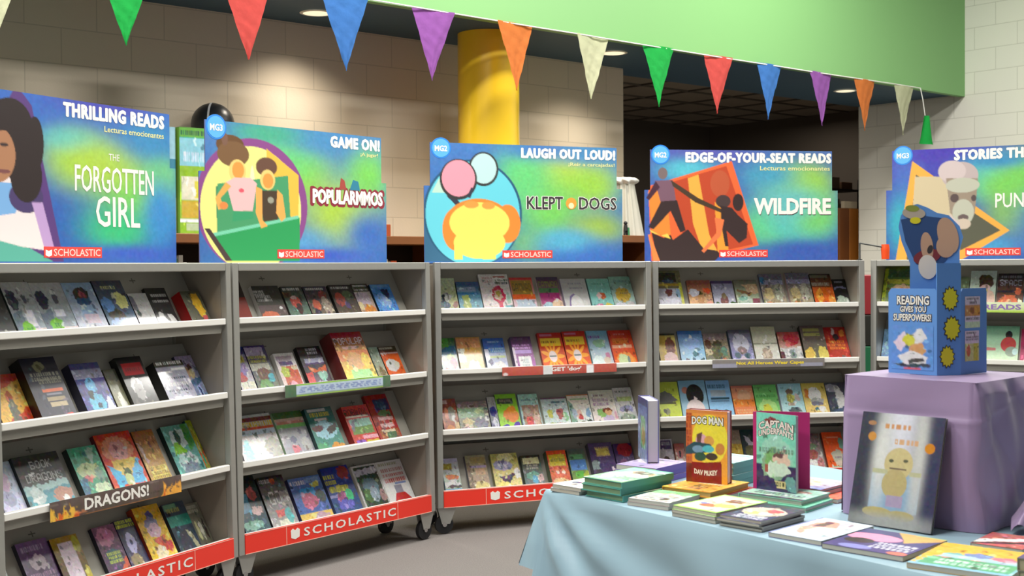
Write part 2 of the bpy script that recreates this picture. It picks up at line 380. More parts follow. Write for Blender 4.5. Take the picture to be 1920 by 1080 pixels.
# ---------------------------------------------------------------- books on the racks; bright centre, cream wedge and glare are painted-in highlights
BOOKS='''0|0|0.0719|0.1372|0.2512|0.02|222|black paperback with grey foot at left end|g,222,333;t,20,15,80,30,999;r,0,80,100,100,999;n,15
0|0|0.2228|0.1342|0.2555|0.016|233|left of two frosty navy-balloon paperbacks with green sticker|g,bbb,9ab;e,22,30,17,17,224;e,62,30,8,8,556;r,45,48,75,75,eef;p,0,55,40,45,35,100,0,100,789;r,50,78,100,100,edd;e,42,80,20,13,7c1;t,30,76,52,84,391;n,18
0|0|0.3582|0.1555|0.2508|0.016|9ab|right of two frosty navy-balloon paperbacks with green sticker|g,bbb,9ab;e,22,30,17,17,224;e,62,30,8,8,556;r,45,48,75,60,eef;p,0,55,40,45,35,100,0,100,789;r,50,78,100,100,edd;e,38,76,20,14,7c1;t,28,70,48,79,391;n,18
0|0|0.5149|0.1541|0.2469|0.018|cde|pale blue paperback with dark red figure|g,8ac,dde;e,52,22,26,14,322;e,54,24,14,6,833;e,52,36,26,8,258;r,30,42,80,60,9bd;r,34,58,80,75,dcd;n,16
0|0|0.6730|0.1603|0.2519|0.022|123|navy paperback with a pale yellow moon|g,334,68a;t,20,10,70,18,cc8;e,22,45,20,14,69d;e,72,38,19,15,ee9;p,10,60,45,50,70,68,20,72,443;e,40,80,35,12,8ad;n,20
0|0|0.8466|0.1061|0.1909|0.016|222|slim pale grey paperback leaning beside black book|g,ccc,ddd;e,12,25,14,20,778;e,20,50,12,10,455;n,12
0|0|0.9559|0.1234|0.2142|0.016|111|black paperback with white lettering and white wings|g,222,111;t,15,14,90,22,ccc;t,15,27,90,34,ccc;e,28,70,12,18,ddd;e,62,75,26,16,eee;p,40,50,52,50,60,75,46,75,222;n,10
0|0|1.1129|0.1202|0.1721|0.055|911|thick red-spined paperback with yellow figure on brown|g,554,665;p,45,10,85,5,90,60,60,75,45,40,eb3;p,45,5,55,5,50,25,321;e,74,78,12,10,d66;r,5,92,100,100,aaa;n,12
0|1|0.1328|0.1411|0.2301|0.02|522|red and yellow adventure paperback at left end|g,d52,c42;r,0,0,100,16,c43;p,0,35,100,10,100,60,0,90,eb5;e,50,50,12,20,b52;p,40,45,62,45,66,100,38,100,665;p,0,92,100,84,100,100,0,100,ed5;n,24
0|1|0.2751|0.1683|0.2684|0.06|111|big charcoal box set with round gold emblem|g,223,334;e,45,15,15,9,886;e,45,15,5,4,553;t,12,24,95,38,998;t,30,33,95,44,887;r,30,50,88,55,d63;r,38,57,80,60,889;r,35,63,85,69,a97;r,38,71,85,78,ba8;e,80,95,12,6,e43;n,12
0|1|0.5140|0.1520|0.2338|0.045|113|royal blue graphic paperback with pale blue skeleton|g,66a,238;r,0,0,100,12,448;r,0,12,100,30,99b;r,0,30,100,60,338;e,45,42,16,14,6be;e,45,75,26,18,6bd;e,35,60,10,8,123;e,48,80,8,6,124;e,85,85,12,20,dde;n,26
0|1|0.7053|0.0684|0.2089|0.016|443|slim olive and cream paperback|g,776,aa8;p,30,60,60,50,100,100,40,100,eed;r,0,0,100,25,665;n,14
0|1|0.7749|0.1447|0.2476|0.035|111|black paperback with torn red title band|g,111,333;r,14,12,90,34,c12;t,20,20,80,28,811;e,42,55,22,16,ddd;e,45,65,18,16,999;r,0,90,100,100,b22;n,10
0|1|0.9615|0.1750|0.2042|0.05|222|grey lettered paperback with thick speckled black spine|g,99a,aab;r,0,0,100,14,332;t,5,1,95,10,eee;r,50,18,98,23,ddd;r,12,24,50,28,eee;t,15,38,90,44,334;t,10,50,90,60,ddd;t,10,66,90,72,334;e,50,92,50,8,eee;n,16
0|1|1.1385|0.1085|0.2365|0.016|446|pale blue paperback with an orange group photo|g,bac,79b;e,32,35,20,16,ca8;e,60,28,12,10,643;e,62,38,14,10,dc9;p,0,55,100,45,100,58,0,68,579;p,60,65,76,60,90,100,50,100,bcf;e,68,80,6,14,236;n,26
0|2|0.1325|0.1009|0.226|0.016|99b|white and lilac paperback at left end|g,bcd,ddf;e,45,35,24,16,dbd;e,40,65,28,14,aac;n,16
0|2|0.2346|0.2161|0.2293|0.03|011|large black and teal picture book about dragons|g,111,5ab;r,0,0,100,55,111;w,BOOK,32,12,78,26,bbb;w,OF,48,28,60,32,999;w,DRAGONS,14,34,92,48,bbb;p,0,55,100,50,100,60,0,70,9bb;e,25,72,16,16,bcc;e,78,78,20,14,b87;e,82,86,8,6,eee;r,0,95,100,100,5be;n,20
0|2|0.5021|0.1458|0.2272|0.03|122|green dragon paperback with cream wings|g,4a8,597;p,60,5,90,5,60,40,acb;e,45,45,38,14,bc9;e,35,60,12,7,c66;e,75,55,14,12,798;e,70,80,30,10,cdb;p,0,60,30,60,20,100,0,100,368;n,28
0|2|0.6657|0.1977|0.2673|0.022|723|scarlet and orange dragon paperback with blue wings|g,d43,d42;e,50,28,42,22,e97;e,50,30,25,16,eaa;r,20,45,90,70,ec6;p,5,48,30,62,50,85,15,90,5be;p,95,45,68,62,52,85,90,88,6be;e,50,68,10,10,452;e,50,80,12,10,cd9;r,0,90,100,100,d32;n,22
0|2|0.8751|0.1207|0.2568|0.02|532|gold and brown dragon paperback with yellow title|g,a63,ca6;p,0,15,50,50,20,60,caa;e,45,40,25,18,b84;r,15,65,95,98,dc6;t,15,65,95,98,a84;n,26
0|2|1.0431|0.1659|0.2552|0.024|022|dark-spined green and white forest paperback|g,7ba,6aa;e,50,25,32,18,dee;p,25,30,45,35,60,50,40,55,10,55,8c3;p,70,0,95,0,95,45,72,50,5a5;e,45,22,9,16,465;e,50,70,38,18,bdd;r,20,72,80,95,89a;n,26
0|2|1.2110|0.0360|0.2694|0.018|267|yellow green fantasy paperback with red wings, teal spine|g,bc3,9a4;e,50,38,40,20,dc4;e,50,50,14,12,dda;p,0,55,40,60,30,90,5,80,d53;p,100,50,65,60,80,90,d63;e,52,72,14,10,5a8;t,20,85,80,97,dea;n,28
0|3|0.0748|0.0947|0.2306|0.02|234|dark green paperback at the left corner|g,465,354;e,60,50,25,20,697;n,24
0|3|0.2480|0.1469|0.2306|0.02|334|mauve paperback with a white animal mask|g,758,546;t,8,8,80,20,a9b;e,50,38,26,13,dcd;e,50,40,8,5,435;t,10,55,90,95,b9b;n,18
0|3|0.3961|0.1349|0.2134|0.03|211|black and gold paperback with bright white centre|g,a82,221;r,22,12,75,100,ede;e,85,20,14,16,bb4;e,90,80,12,16,cb4;n,18
0|3|0.6210|0.1196|0.2185|0.02|223|purple paperback with pink creature and lime lettering|g,857,546;e,45,22,38,18,c8a;e,55,22,16,9,d8b;e,50,60,36,14,467;t,20,52,80,75,cd5;p,60,90,100,65,100,100,60,100,d64;n,24
0|3|0.7466|0.1025|0.226|0.02|436|violet wizard paperback with lime title|g,335,557;t,0,2,95,18,cd4;e,45,48,24,20,ccf;e,45,45,8,6,336;e,40,80,30,12,a97;n,20
0|3|0.8503|0.1494|0.2544|0.035|931|golden yellow comic paperback with blue and red heroes|g,da2,ec4;e,50,22,14,12,558;e,48,32,26,12,88a;e,50,45,28,12,dbc;p,30,60,80,55,60,80,d64;e,75,75,20,10,c43;e,45,85,22,14,edb;n,26
0|3|1.0325|0.1312|0.2429|0.022|223|teal dusk paperback with dark walking figures|g,456,345;r,5,2,60,14,7a8;t,10,10,70,20,bb6;r,0,25,100,45,398;p,25,60,55,50,70,100,10,100,445;p,60,55,70,55,100,95,85,98,bb9;n,18
0|3|1.1657|0.0813|0.2208|0.02|444|grey paperback with long pale arches|g,887,665;t,5,4,80,22,ccb;e,25,60,10,20,cc9;e,52,60,10,20,ccb;e,78,58,8,22,322;n,14
1|0|0.1170|0.0736|0.2521|0.03|622|black over dark red paperback at left end|g,211,822;r,0,0,100,42,211;r,0,42,100,90,821;n,8
1|0|0.2525|0.1610|0.2077|0.024|ccc|black paperback with white script and orange creature|g,222,554;t,0,12,40,26,bbb;t,5,24,60,42,bbb;r,0,50,100,75,655;e,35,82,32,18,d75;e,80,58,8,5,eee;n,12
1|0|0.4366|0.1313|0.207|0.014|222|dark paperback with red hooded figure|g,222,798;t,5,4,85,12,ccc;r,0,16,40,30,543;e,48,42,22,16,d54;e,45,30,14,6,dbb;e,55,60,14,14,422;e,80,85,20,9,d68;n,26
1|0|0.5747|0.1503|0.2043|0.014|112|navy paperback with three small red figures|g,113,876;t,10,4,85,12,ccc;e,72,25,18,12,833;e,35,50,16,16,d64;e,75,55,18,26,ba9;e,30,72,12,12,334;r,0,90,100,100,ca9;n,26
1|0|0.7422|0.1532|0.208|0.018|111|brown-black paperback with crimson and green crowd|g,111,654;t,8,5,85,13,ccc;e,30,40,22,18,a43;e,70,30,22,12,564;e,55,55,12,9,547;e,40,85,30,10,876;n,26
1|0|0.9036|0.1133|0.2136|0.014|432|white-topped paperback with orange fire|g,ccc,b85;r,0,0,100,22,332;t,5,3,90,9,ccc;t,5,14,90,20,ccc;r,0,24,80,55,cbc;e,15,60,14,10,eda;e,60,75,34,18,d83;e,70,85,14,8,a32;n,22
1|0|1.0232|0.1445|0.2037|0.022|234|bright blue paperback with swirling waves|g,48c,59e;r,10,2,90,9,69c;e,40,45,25,20,7ae;e,55,50,20,14,9be;p,40,15,80,15,70,45,235;e,50,85,40,10,57d;n,28
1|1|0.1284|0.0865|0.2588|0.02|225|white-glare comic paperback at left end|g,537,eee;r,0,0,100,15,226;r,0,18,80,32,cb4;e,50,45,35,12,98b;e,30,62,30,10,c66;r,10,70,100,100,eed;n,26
1|1|0.2249|0.1242|0.2606|0.016|326|purple-topped game comic with yellow title|g,437,786;r,0,4,85,20,bac;t,0,20,85,36,cc5;r,0,36,90,50,ccb;e,50,58,30,14,754;e,78,65,14,10,5bc;e,45,82,32,14,7a6;n,28
1|1|0.3738|0.1226|0.2069|0.024|ddd|white-framed game comic with green ball|g,eee,ecc;r,10,8,85,22,bab;r,15,22,80,32,537;r,18,34,95,100,c53;e,32,48,20,12,bc5;e,80,40,16,5,dca;e,52,85,16,14,eab;n,20
1|1|0.5302|0.1489|0.2317|0.024|111|black-topped comic with white star title|g,111,656;t,35,4,80,20,ccd;r,15,28,95,38,bbd;r,15,38,95,42,537;p,20,45,55,55,95,45,90,60,25,60,d63;e,70,68,18,12,9cb;p,0,60,30,60,30,100,0,100,d44;e,60,88,28,8,bad;n,24
1|1|0.7165|0.2087|0.2683|0.085|622|maroon and yellow boxed comic set|g,923,ec5;r,0,0,100,12,a13;w,POPULAR,4,12,96,26,ede;r,24,30,70,36,daa;r,0,38,100,60,d85;e,48,60,26,18,da7;e,82,60,14,14,ec5;r,22,78,85,98,9c8;n,20
1|1|1.0099|0.0656|0.2073|0.014|577|slim grey green paperback beside maroon box|g,9ba,ba8;e,60,70,30,14,875;n,22
1|1|1.0787|0.1265|0.204|0.018|433|orange paperback with white star-nosed creature|g,532,e62;r,0,0,100,14,543;t,5,3,80,10,ddc;r,0,18,100,22,ecc;r,0,22,100,100,e62;e,42,54,32,18,ddd;e,70,52,14,9,ddc;e,35,48,5,4,443;n,12
1|2|0.1309|0.2336|0.2553|0.02|99a|white game guide with orange title band|g,ccc,dcc;r,0,0,100,6,ccc;r,0,6,100,14,733;t,0,14,100,26,db3;r,0,25,100,30,d53;r,0,30,100,40,cde;e,48,42,5,8,566;e,50,68,32,22,eee;p,10,55,25,55,28,100,0,100,5bc;e,82,68,22,20,998;r,0,92,100,100,eb8;n,22
1|2|0.3794|0.1809|0.2489|0.018|aca|green-banded game guide with pale pink pig|g,aaa,bbc;r,0,0,100,14,463;r,0,14,100,20,ca9;r,5,20,95,26,c87;r,0,26,100,34,8c7;e,40,58,14,7,779;e,38,78,13,10,e89;e,80,70,18,14,ccc;r,0,92,100,100,bdb;n,16
1|2|0.5615|0.1754|0.2417|0.04|033|teal guide with yellow title and dark bird|g,255,5a9;r,10,3,75,9,bbb;t,12,10,85,22,cb3;r,25,24,70,29,dcc;e,50,50,40,20,ade;e,25,45,18,7,622;p,50,50,95,38,95,50,60,60,433;e,75,88,24,9,d93;e,20,85,18,9,5a7;n,18
1|2|0.8019|0.1751|0.2287|0.04|911|red block-game guide with white title|g,c33,c43;w,ROBLOX,4,8,88,24,111;r,4,24,90,28,edc;r,10,32,92,68,9cb;r,10,50,92,68,795;p,20,34,30,34,20,60,10,60,889;r,40,72,98,80,eab;r,10,82,45,98,96c;r,50,84,98,98,cb3;n,20
1|2|1.0037|0.1561|0.2825|0.02|922|red game guide with purple and green picture|g,a22,b43;r,30,10,95,32,336;e,60,22,18,8,357;e,60,38,30,6,685;r,25,45,90,52,ebb;r,25,58,85,66,ebb;r,10,70,95,98,a64;e,60,80,22,9,575;r,20,70,80,75,edb;n,28
1|3|0.1271|0.1467|0.297|0.02|123|black and teal hero comic at left end|g,111,256;t,0,8,35,25,9bb;r,0,30,50,60,59b;e,70,30,16,12,b55;e,70,58,22,8,ecc;e,40,80,40,8,8ba;r,0,90,100,96,467;n,28
1|3|0.2807|0.1563|0.274|0.026|222|black and white comic with large grey title|g,222,bbb;t,5,4,60,14,ccc;e,55,10,10,6,c63;w,GO,22,28,68,52,ddd;r,66,30,98,50,aaa;r,30,62,70,74,d66;r,30,80,85,96,eed;e,75,75,14,14,6bb;n,26
1|3|0.4571|0.2024|0.242|0.026|336|blue family comic with white title, yellow base|g,57b,46b;t,2,6,50,18,dde;r,50,4,95,14,79c;e,75,20,16,6,cc5;r,25,24,70,48,4ae;e,45,52,24,18,c68;e,82,45,14,14,455;r,0,76,100,98,ec6;e,65,84,25,6,cab;n,22
1|3|0.6835|0.1812|0.2687|0.02|347|deep blue game comic with yellow block title|g,239,358;e,75,14,20,13,933;t,0,14,40,36,cc3;r,10,38,75,50,cc3;t,5,38,75,50,aa2;r,0,54,60,60,99c;e,45,60,20,10,a58;e,70,58,14,12,4c8;e,48,75,30,10,66c;r,0,92,100,100,5b7;n,22
1|3|0.8878|0.1713|0.2532|0.016|ccc|white-framed storybook with dark green forest|g,ccc,ccc;r,8,4,95,100,343;p,8,10,95,8,95,20,8,24,bbc;e,50,50,30,22,689;e,30,65,18,14,574;e,55,65,16,16,9ab;e,85,70,12,14,a88;e,50,96,35,5,bed;n,22
1|3|1.0611|0.1859|0.2522|0.016|ddc|white storybook with red lettering and red flask|g,ddd,eee;t,5,4,80,12,aa8;t,8,16,92,26,b88;t,8,28,92,36,c66;t,12,38,92,50,c55;r,45,49,88,53,89c;r,38,55,66,72,99a;p,35,72,70,72,88,88,22,90,c33;e,45,92,24,5,eec;n,8
2|0|0.0675|0.1093|0.2401|0.014|cc9|pale yellow paperback with black and white penguin|g,cdb,cc8;e,48,48,24,10,bbb;e,30,55,12,12,345;e,45,52,10,10,ddd;e,30,70,28,9,467;e,85,68,14,8,a76;r,50,80,100,96,46b;r,0,86,50,100,eb4;n,24
2|0|0.1798|0.1322|0.2107|0.022|123|sky blue paperback with yellow robed figure|g,358,7bc;r,0,0,100,12,358;r,0,16,80,30,89b;p,20,40,45,40,55,100,15,100,ab6;e,55,90,30,12,dee;r,0,32,90,38,37a;n,20
2|0|0.3190|0.1721|0.2577|0.02|aaa|large white comic with a red ladle|g,ddd,edd;t,10,6,45,22,caa;t,52,12,98,26,354;r,50,5,90,9,b66;e,58,50,22,22,c35;e,58,50,13,13,dba;e,58,48,8,8,a93;r,52,68,66,92,d46;e,88,58,8,14,acb;r,72,76,98,82,7bc;e,60,92,22,4,465;n,18
2|0|0.5001|0.1370|0.2388|0.014|dcc|orange paperback with olive title|g,d42,dde;r,0,0,100,6,c33;r,5,8,92,45,a83;w,CATWAD,8,16,90,36,763;r,0,45,100,58,e62;p,15,58,90,58,95,100,10,100,bcd;e,50,98,50,5,cd9;n,12
2|0|0.6628|0.1328|0.2405|0.014|cbb|purple paperback with green title and pink animals|g,424,c9a;r,0,0,100,8,435;w,CATWAD,6,12,92,28,893;r,4,30,92,42,585;r,4,42,92,72,a37;e,35,82,25,16,acd;e,75,75,24,16,eca;e,72,88,14,8,d87;n,14
2|0|0.8077|0.1548|0.2274|0.016|bac|lilac white unicorn paperback|g,bbb,ddd;t,25,12,80,18,99a;t,30,25,85,30,99a;p,25,50,42,42,50,50,25,90,15,80,87a;e,48,75,24,28,eee;e,80,75,8,14,ddd;n,8
2|0|0.9713|0.1372|0.2244|0.018|7aa|mint paperback with pink and yellow creatures|g,8cb,8cc;t,15,14,80,18,6a9;e,55,50,18,10,c64;e,40,50,10,8,ecc;e,35,85,26,14,d8a;e,75,85,25,14,dc5;n,14
2|0|1.1105|0.1365|0.2358|0.02|798|teal paperback with golden cat above white dogs|g,8ba,bcc;t,20,10,80,18,799;e,50,50,34,20,ca4;t,35,44,75,50,875;e,35,85,30,14,dde;e,75,85,25,14,ccc;e,55,90,6,4,556;n,16
2|1|0.0770|0.0941|0.2324|0.016|254|green and teal paperback with red hat at left end|g,373,9ab;r,0,0,60,24,5a4;p,0,30,100,18,100,40,0,50,268;e,60,50,22,8,ac5;e,75,65,18,14,b36;e,20,60,18,12,dba;e,30,88,24,11,c43;n,26
2|1|0.1787|0.1384|0.2339|0.02|cba|tan and gold paperback with white egg shape|g,c95,ca5;r,0,4,95,28,d96;r,0,30,30,65,eed;e,60,45,34,16,da5;e,58,80,22,20,eee;e,58,80,11,13,bbc;e,90,78,10,20,c94;n,18
2|1|0.3343|0.1220|0.2246|0.016|258|blue diary paperback with white doodle figure|g,36a,dde;r,0,0,100,40,36b;t,20,8,80,14,9bd;t,20,26,98,40,acd;r,10,48,95,54,bc8;r,0,30,20,100,dde;e,22,65,10,8,446;e,60,80,34,16,ddd;n,14
2|1|0.4896|0.1204|0.2175|0.04|325|purple diary paperback with white sketch panel|g,314,b7b;t,15,4,60,12,647;t,5,22,88,36,dae;r,5,38,90,48,b9d;r,22,56,82,100,ddd;t,35,62,70,85,abb;r,0,30,12,100,dcd;n,12
2|1|0.6644|0.1458|0.2462|0.02|922|left of two orange sunburst comic paperbacks|g,b22,e61;r,10,4,60,9,c79;r,8,14,90,34,ec3;t,12,20,70,28,962;s,48,60,44,fa3;e,48,60,16,14,edd;r,34,58,62,61,366;r,20,90,96,96,eab;n,8
2|1|0.8168|0.1416|0.2521|0.02|922|right of two orange sunburst comic paperbacks|g,b22,e61;r,10,4,60,9,c79;r,8,14,90,34,ec3;t,12,20,70,28,962;s,48,60,44,fa3;e,48,60,16,14,edd;r,34,58,62,61,366;r,20,90,96,96,eab;n,8
2|1|0.9715|0.1305|0.2543|0.014|8bc|sky blue paperback with small pink-hatted figure|g,7bd,ddd;t,0,12,60,20,84a;e,50,32,30,10,9ca;e,78,62,12,8,c8a;e,70,75,14,8,dcb;e,62,92,22,6,567;e,30,80,30,18,dee;n,10
2|1|1.1040|0.1430|0.2477|0.026|a22|red paperback with cream animal at right end|g,c32,e62;t,20,8,70,14,d88;r,10,22,80,36,d83;t,10,22,80,36,c52;r,5,38,90,46,ea8;e,50,78,40,22,e94;e,42,82,26,22,cda;e,65,80,6,12,788;n,10
2|2|0.0812|0.0881|0.2191|0.016|743|brown and orange animal storybook at left end|g,943,b64;r,0,4,45,14,dbb;e,60,40,22,20,998;e,30,40,12,16,e97;e,70,52,10,8,eee;e,40,85,30,14,d83;e,85,75,16,14,db8;n,26
2|2|0.1724|0.1757|0.1986|0.016|797|pale green group comic|g,998,998;r,0,0,100,18,877;r,0,22,85,48,9b9;e,70,32,14,8,cda;e,28,60,16,10,dc9;e,22,74,10,8,ecb;e,70,65,22,16,889;e,90,55,8,7,eee;p,5,75,35,75,35,100,5,100,877;n,30
2|2|0.3552|0.0468|0.2195|0.014|336|slim white and navy paperback|g,bbb,447;e,50,40,40,14,338;e,60,70,30,14,dde;n,22
2|2|0.4034|0.1228|0.2316|0.018|583|lime green comic with big orange cat|g,8c3,ad4;r,5,12,80,26,343;t,15,14,70,22,987;e,60,55,36,18,e83;e,70,42,20,10,e93;e,30,88,18,10,43a;e,80,82,16,10,52a;e,55,90,14,7,dde;n,12
2|2|0.5389|0.1150|0.2251|0.018|9bc|light blue storybook with crowd of children|g,adc,bcd;t,15,14,85,19,589;r,10,30,95,96,a87;e,35,45,18,9,ba9;e,38,72,18,14,d55;e,75,70,18,18,dba;e,75,50,10,8,ca9;e,45,92,18,6,334;e,92,90,8,8,334;n,26
2|2|0.6710|0.1558|0.1966|0.016|bcb|grey white storybook with yellow and crimson children|g,bcc,dee;r,0,0,100,5,746;r,40,12,90,18,688;e,28,50,12,14,cc5;e,65,50,14,16,b66;e,85,60,10,14,9c9;e,30,88,18,12,ab3;e,65,88,20,10,c44;e,20,94,12,6,333;n,22
2|2|0.8334|0.1319|0.2086|0.016|cca|cream storybook with one leaping child in red|g,edc,dee;r,0,0,100,4,c85;p,0,12,25,40,30,100,0,100,8a9;r,12,12,92,16,9b8;e,45,60,14,14,dba;e,48,66,10,8,c44;e,22,55,12,14,abc;e,85,55,12,14,8ac;e,20,88,18,10,222;e,55,86,16,8,332;e,85,86,16,10,222;n,18
2|2|0.9709|0.1540|0.2279|0.018|ccc|white storybook with purple title and green child|g,ddc,edd;t,14,12,60,18,867;t,8,22,75,44,a8a;e,40,62,20,12,8b6;e,62,55,20,8,732;e,64,62,14,8,da7;e,60,80,22,12,cbd;e,92,70,7,12,dab;e,25,90,8,8,544;n,12
2|2|1.1280|0.1190|0.2382|0.016|ccc|white storybook with lime title, grey drawing|g,ddd,ccc;t,10,8,75,14,676;r,15,24,90,36,bc8;e,50,56,35,8,99b;e,50,60,12,6,555;e,50,80,40,12,9a9;n,18
2|3|0.0824|0.0942|0.2168|0.016|69c|white-topped paperback with red and white sneaker|g,dde,aca;r,0,0,100,12,cce;r,0,14,60,30,ba4;e,50,50,40,6,d73;e,45,68,45,10,eee;e,60,75,45,4,544;r,0,80,100,100,7ad;e,80,90,14,8,356;n,20
2|3|0.2185|0.1172|0.2224|0.026|556|grey green paperback with amber base|g,997,ca9;r,25,6,95,22,a96;r,20,28,95,34,a9b;r,40,36,88,52,ca8;e,60,88,45,20,dc8;p,0,20,20,20,30,100,0,100,876;n,18
2|3|0.3651|0.1569|0.2206|0.03|774|gold foil paperback with purple splash|g,bb6,ed9;e,55,12,30,12,eea;e,42,32,34,14,aac;p,15,55,45,62,95,45,60,75,50,85,435;e,90,55,14,14,eee;e,35,85,28,12,ed8;r,0,95,100,100,e96;n,26
2|3|0.5410|0.1148|0.1995|0.03|343|dark green paperback with cream title|g,332,788;r,8,8,90,26,dda;t,20,28,80,42,bba;e,50,60,35,12,7a9;e,55,72,16,12,6ac;e,85,68,14,12,caa;e,40,92,40,7,aab;n,22
2|3|0.6910|0.1164|0.2102|0.05|453|red-topped comic with yellow band, thick green spine|g,d42,c75;r,0,0,100,10,e52;r,8,12,90,44,cb3;t,12,22,88,34,773;e,45,64,30,14,d75;e,40,60,8,6,edc;e,70,62,8,6,edc;e,50,88,40,10,db8;n,24
2|3|0.8296|0.1052|0.221|0.026|344|teal comic with bright blue panel|g,566,8a4;r,10,15,85,28,6a7;r,5,30,95,58,58c;e,50,70,30,10,6b4;e,85,80,18,20,ab4;r,20,90,80,100,eb9;n,16
2|3|0.9604|0.1467|0.2428|0.04|445|violet comic with yellow title|g,547,546;t,25,10,85,36,ca8;r,28,14,82,32,dc6;e,15,55,22,12,899;e,60,60,30,12,436;e,25,75,18,9,434;e,30,90,30,10,bab;e,85,65,7,5,dcd;n,20
2|3|1.1252|0.1154|0.2376|0.02|336|dark purple comic with a red corner|g,426,658;e,60,16,40,18,a23;e,40,50,20,12,858;e,55,55,8,8,ca7;e,70,75,25,20,723;n,20
3|0|0.0732|0.1508|0.2723|0.02|774|tall olive-framed nature book at left end|g,775,986;r,5,6,80,28,332;r,25,24,70,30,457;r,5,32,90,38,ca3;r,0,44,88,100,ccd;e,45,54,14,9,744;e,85,55,12,10,9bd;e,75,62,6,4,567;r,70,85,95,100,379;e,50,80,40,12,dde;r,88,30,100,100,cc4;n,18
3|0|0.2562|0.1424|0.2057|0.02|743|brown and gold paperback with standing figure|g,943,db8;r,0,0,100,14,954;e,50,42,7,6,332;p,36,50,64,50,64,100,40,100,b85;e,80,35,14,9,d52;e,25,40,22,12,ccd;e,20,70,18,14,da7;e,85,80,16,14,d98;r,8,92,45,98,ec9;n,20
3|0|0.4066|0.1304|0.2029|0.016|547|lilac sky paperback with brown mountain figure|g,88a,ccd;r,0,0,100,10,436;t,15,20,80,26,99b;e,50,70,18,26,744;e,50,50,10,10,875;e,18,82,12,14,352;e,85,82,12,14,351;r,10,92,95,100,543;n,14
3|0|0.5468|0.1411|0.2088|0.016|776|green and cream paperback with maroon corner|g,665,cdb;p,30,14,100,16,100,45,60,45,ca8;p,10,30,70,42,60,52,10,38,864;e,35,65,30,18,bcb;e,28,60,18,8,8ba;r,68,60,100,95,845;e,50,90,50,5,665;n,18
3|0|0.7092|0.1421|0.2452|0.02|446|left of two tan statue-collage history paperbacks|g,667,ba8;r,0,0,100,18,667;r,0,18,100,30,99b;e,10,18,10,10,37a;e,30,55,20,16,cb8;e,75,50,18,22,aa9;e,30,85,22,9,c85;e,75,88,18,8,a97;n,28
3|0|0.8745|0.1465|0.2512|0.02|b99|right of two tan statue-collage history paperbacks|g,667,ba8;r,0,0,100,18,667;r,0,18,100,30,99b;e,30,55,20,16,cb8;e,70,50,18,22,bba;e,30,85,22,9,c85;e,80,88,18,8,a97;n,28
3|0|1.0277|0.1307|0.2426|0.02|221|black-topped volcano paperback with orange flames|g,111,d73;r,0,4,85,12,665;t,0,24,85,36,bba;r,0,38,100,80,d62;e,30,60,18,18,e93;e,80,80,18,20,e94;e,35,95,30,12,321;n,18
3|0|1.1604|0.0866|0.2045|0.02|111|black paperback with pale green hill|g,111,222;t,15,6,75,14,99a;p,5,28,50,22,90,28,90,33,50,28,5,34,779;e,50,85,46,32,aba;r,20,86,60,96,475;n,10
3|1|0.0760|0.1058|0.22|0.02|332|yellow paperback with brown face on pink|g,cb6,ca5;r,0,0,100,6,332;r,0,6,45,100,ca4;e,65,38,28,26,743;e,60,80,40,24,ecc;n,14
3|1|0.2018|0.1485|0.2364|0.018|457|light blue paperback with small animals in snow|g,58c,bde;r,0,0,90,10,47b;e,50,35,35,16,9be;p,70,60,100,35,100,70,8bd;e,60,64,10,8,478;e,25,82,8,9,778;e,52,82,7,9,578;e,85,82,10,6,356;n,14
3|1|0.3543|0.1463|0.2172|0.016|222|mottled dark jungle paperback|g,987,775;r,0,0,90,20,877;e,18,32,14,12,532;e,55,35,20,14,443;e,45,60,25,22,553;e,15,55,14,10,cb9;e,80,55,14,16,576;e,20,80,18,14,776;e,75,80,10,6,b65;n,32
3|1|0.5079|0.1340|0.2321|0.03|345|slate blue paperback with ghostly pale face|g,667,99c;r,0,0,100,10,556;e,50,40,35,28,bbc;e,50,58,20,10,877;e,28,72,14,7,567;e,72,72,14,7,567;e,50,88,18,14,cbc;n,14
3|1|0.6570|0.1484|0.2573|0.018|998|cream ribbed paperback with round emblem|g,cca,ddd;r,0,42,100,46,998;e,50,72,20,17,a98;e,50,70,10,9,cba;r,42,88,60,98,877;n,12
3|1|0.8134|0.1360|0.2169|0.022|532|red over white paperback with torn middle|g,a33,ddc;e,60,22,34,20,b34;e,40,35,12,10,d77;p,0,50,100,46,100,100,0,100,ccc;e,55,68,14,16,899;r,0,60,18,100,644;n,22
3|1|0.9565|0.1467|0.2507|0.035|221|brown paperback with two golden bursts|g,655,665;r,12,8,80,16,995;r,12,20,80,28,995;e,25,76,24,18,db5;e,80,74,22,18,dc6;r,45,55,58,100,665;n,14
3|1|1.1052|0.1418|0.245|0.02|822|red paperback with orange lettering at right end|g,a22,c43;e,45,14,8,12,cbb;e,80,18,12,9,d83;e,52,28,12,9,322;t,15,36,88,62,e83;e,40,88,10,8,dcb;e,66,86,9,10,766;n,16
3|2|0.0745|0.1284|0.262|0.014|bb6|bright yellow paperback with grey fish|g,cd5,de4;p,0,30,35,22,60,28,90,46,50,50,0,52,777;r,0,50,80,54,553;e,35,72,14,8,997;e,25,70,6,5,554;r,0,85,90,88,bc4;n,10
3|2|0.2079|0.1615|0.2672|0.018|8bc|sky blue paperback with black-haired faceless child|g,8bd,acd;e,22,24,12,8,c87;e,56,36,32,26,222;e,52,70,34,24,edd;p,52,38,64,44,48,56,edd;n,6
3|2|0.3758|0.1432|0.2632|0.018|79b|sky blue paperback with navy title, two heads|g,8be,9ce;t,4,10,80,22,368;r,15,24,78,40,abc;r,12,42,90,47,356;r,12,49,88,52,68a;e,28,80,13,10,345;e,68,80,13,9,467;n,8
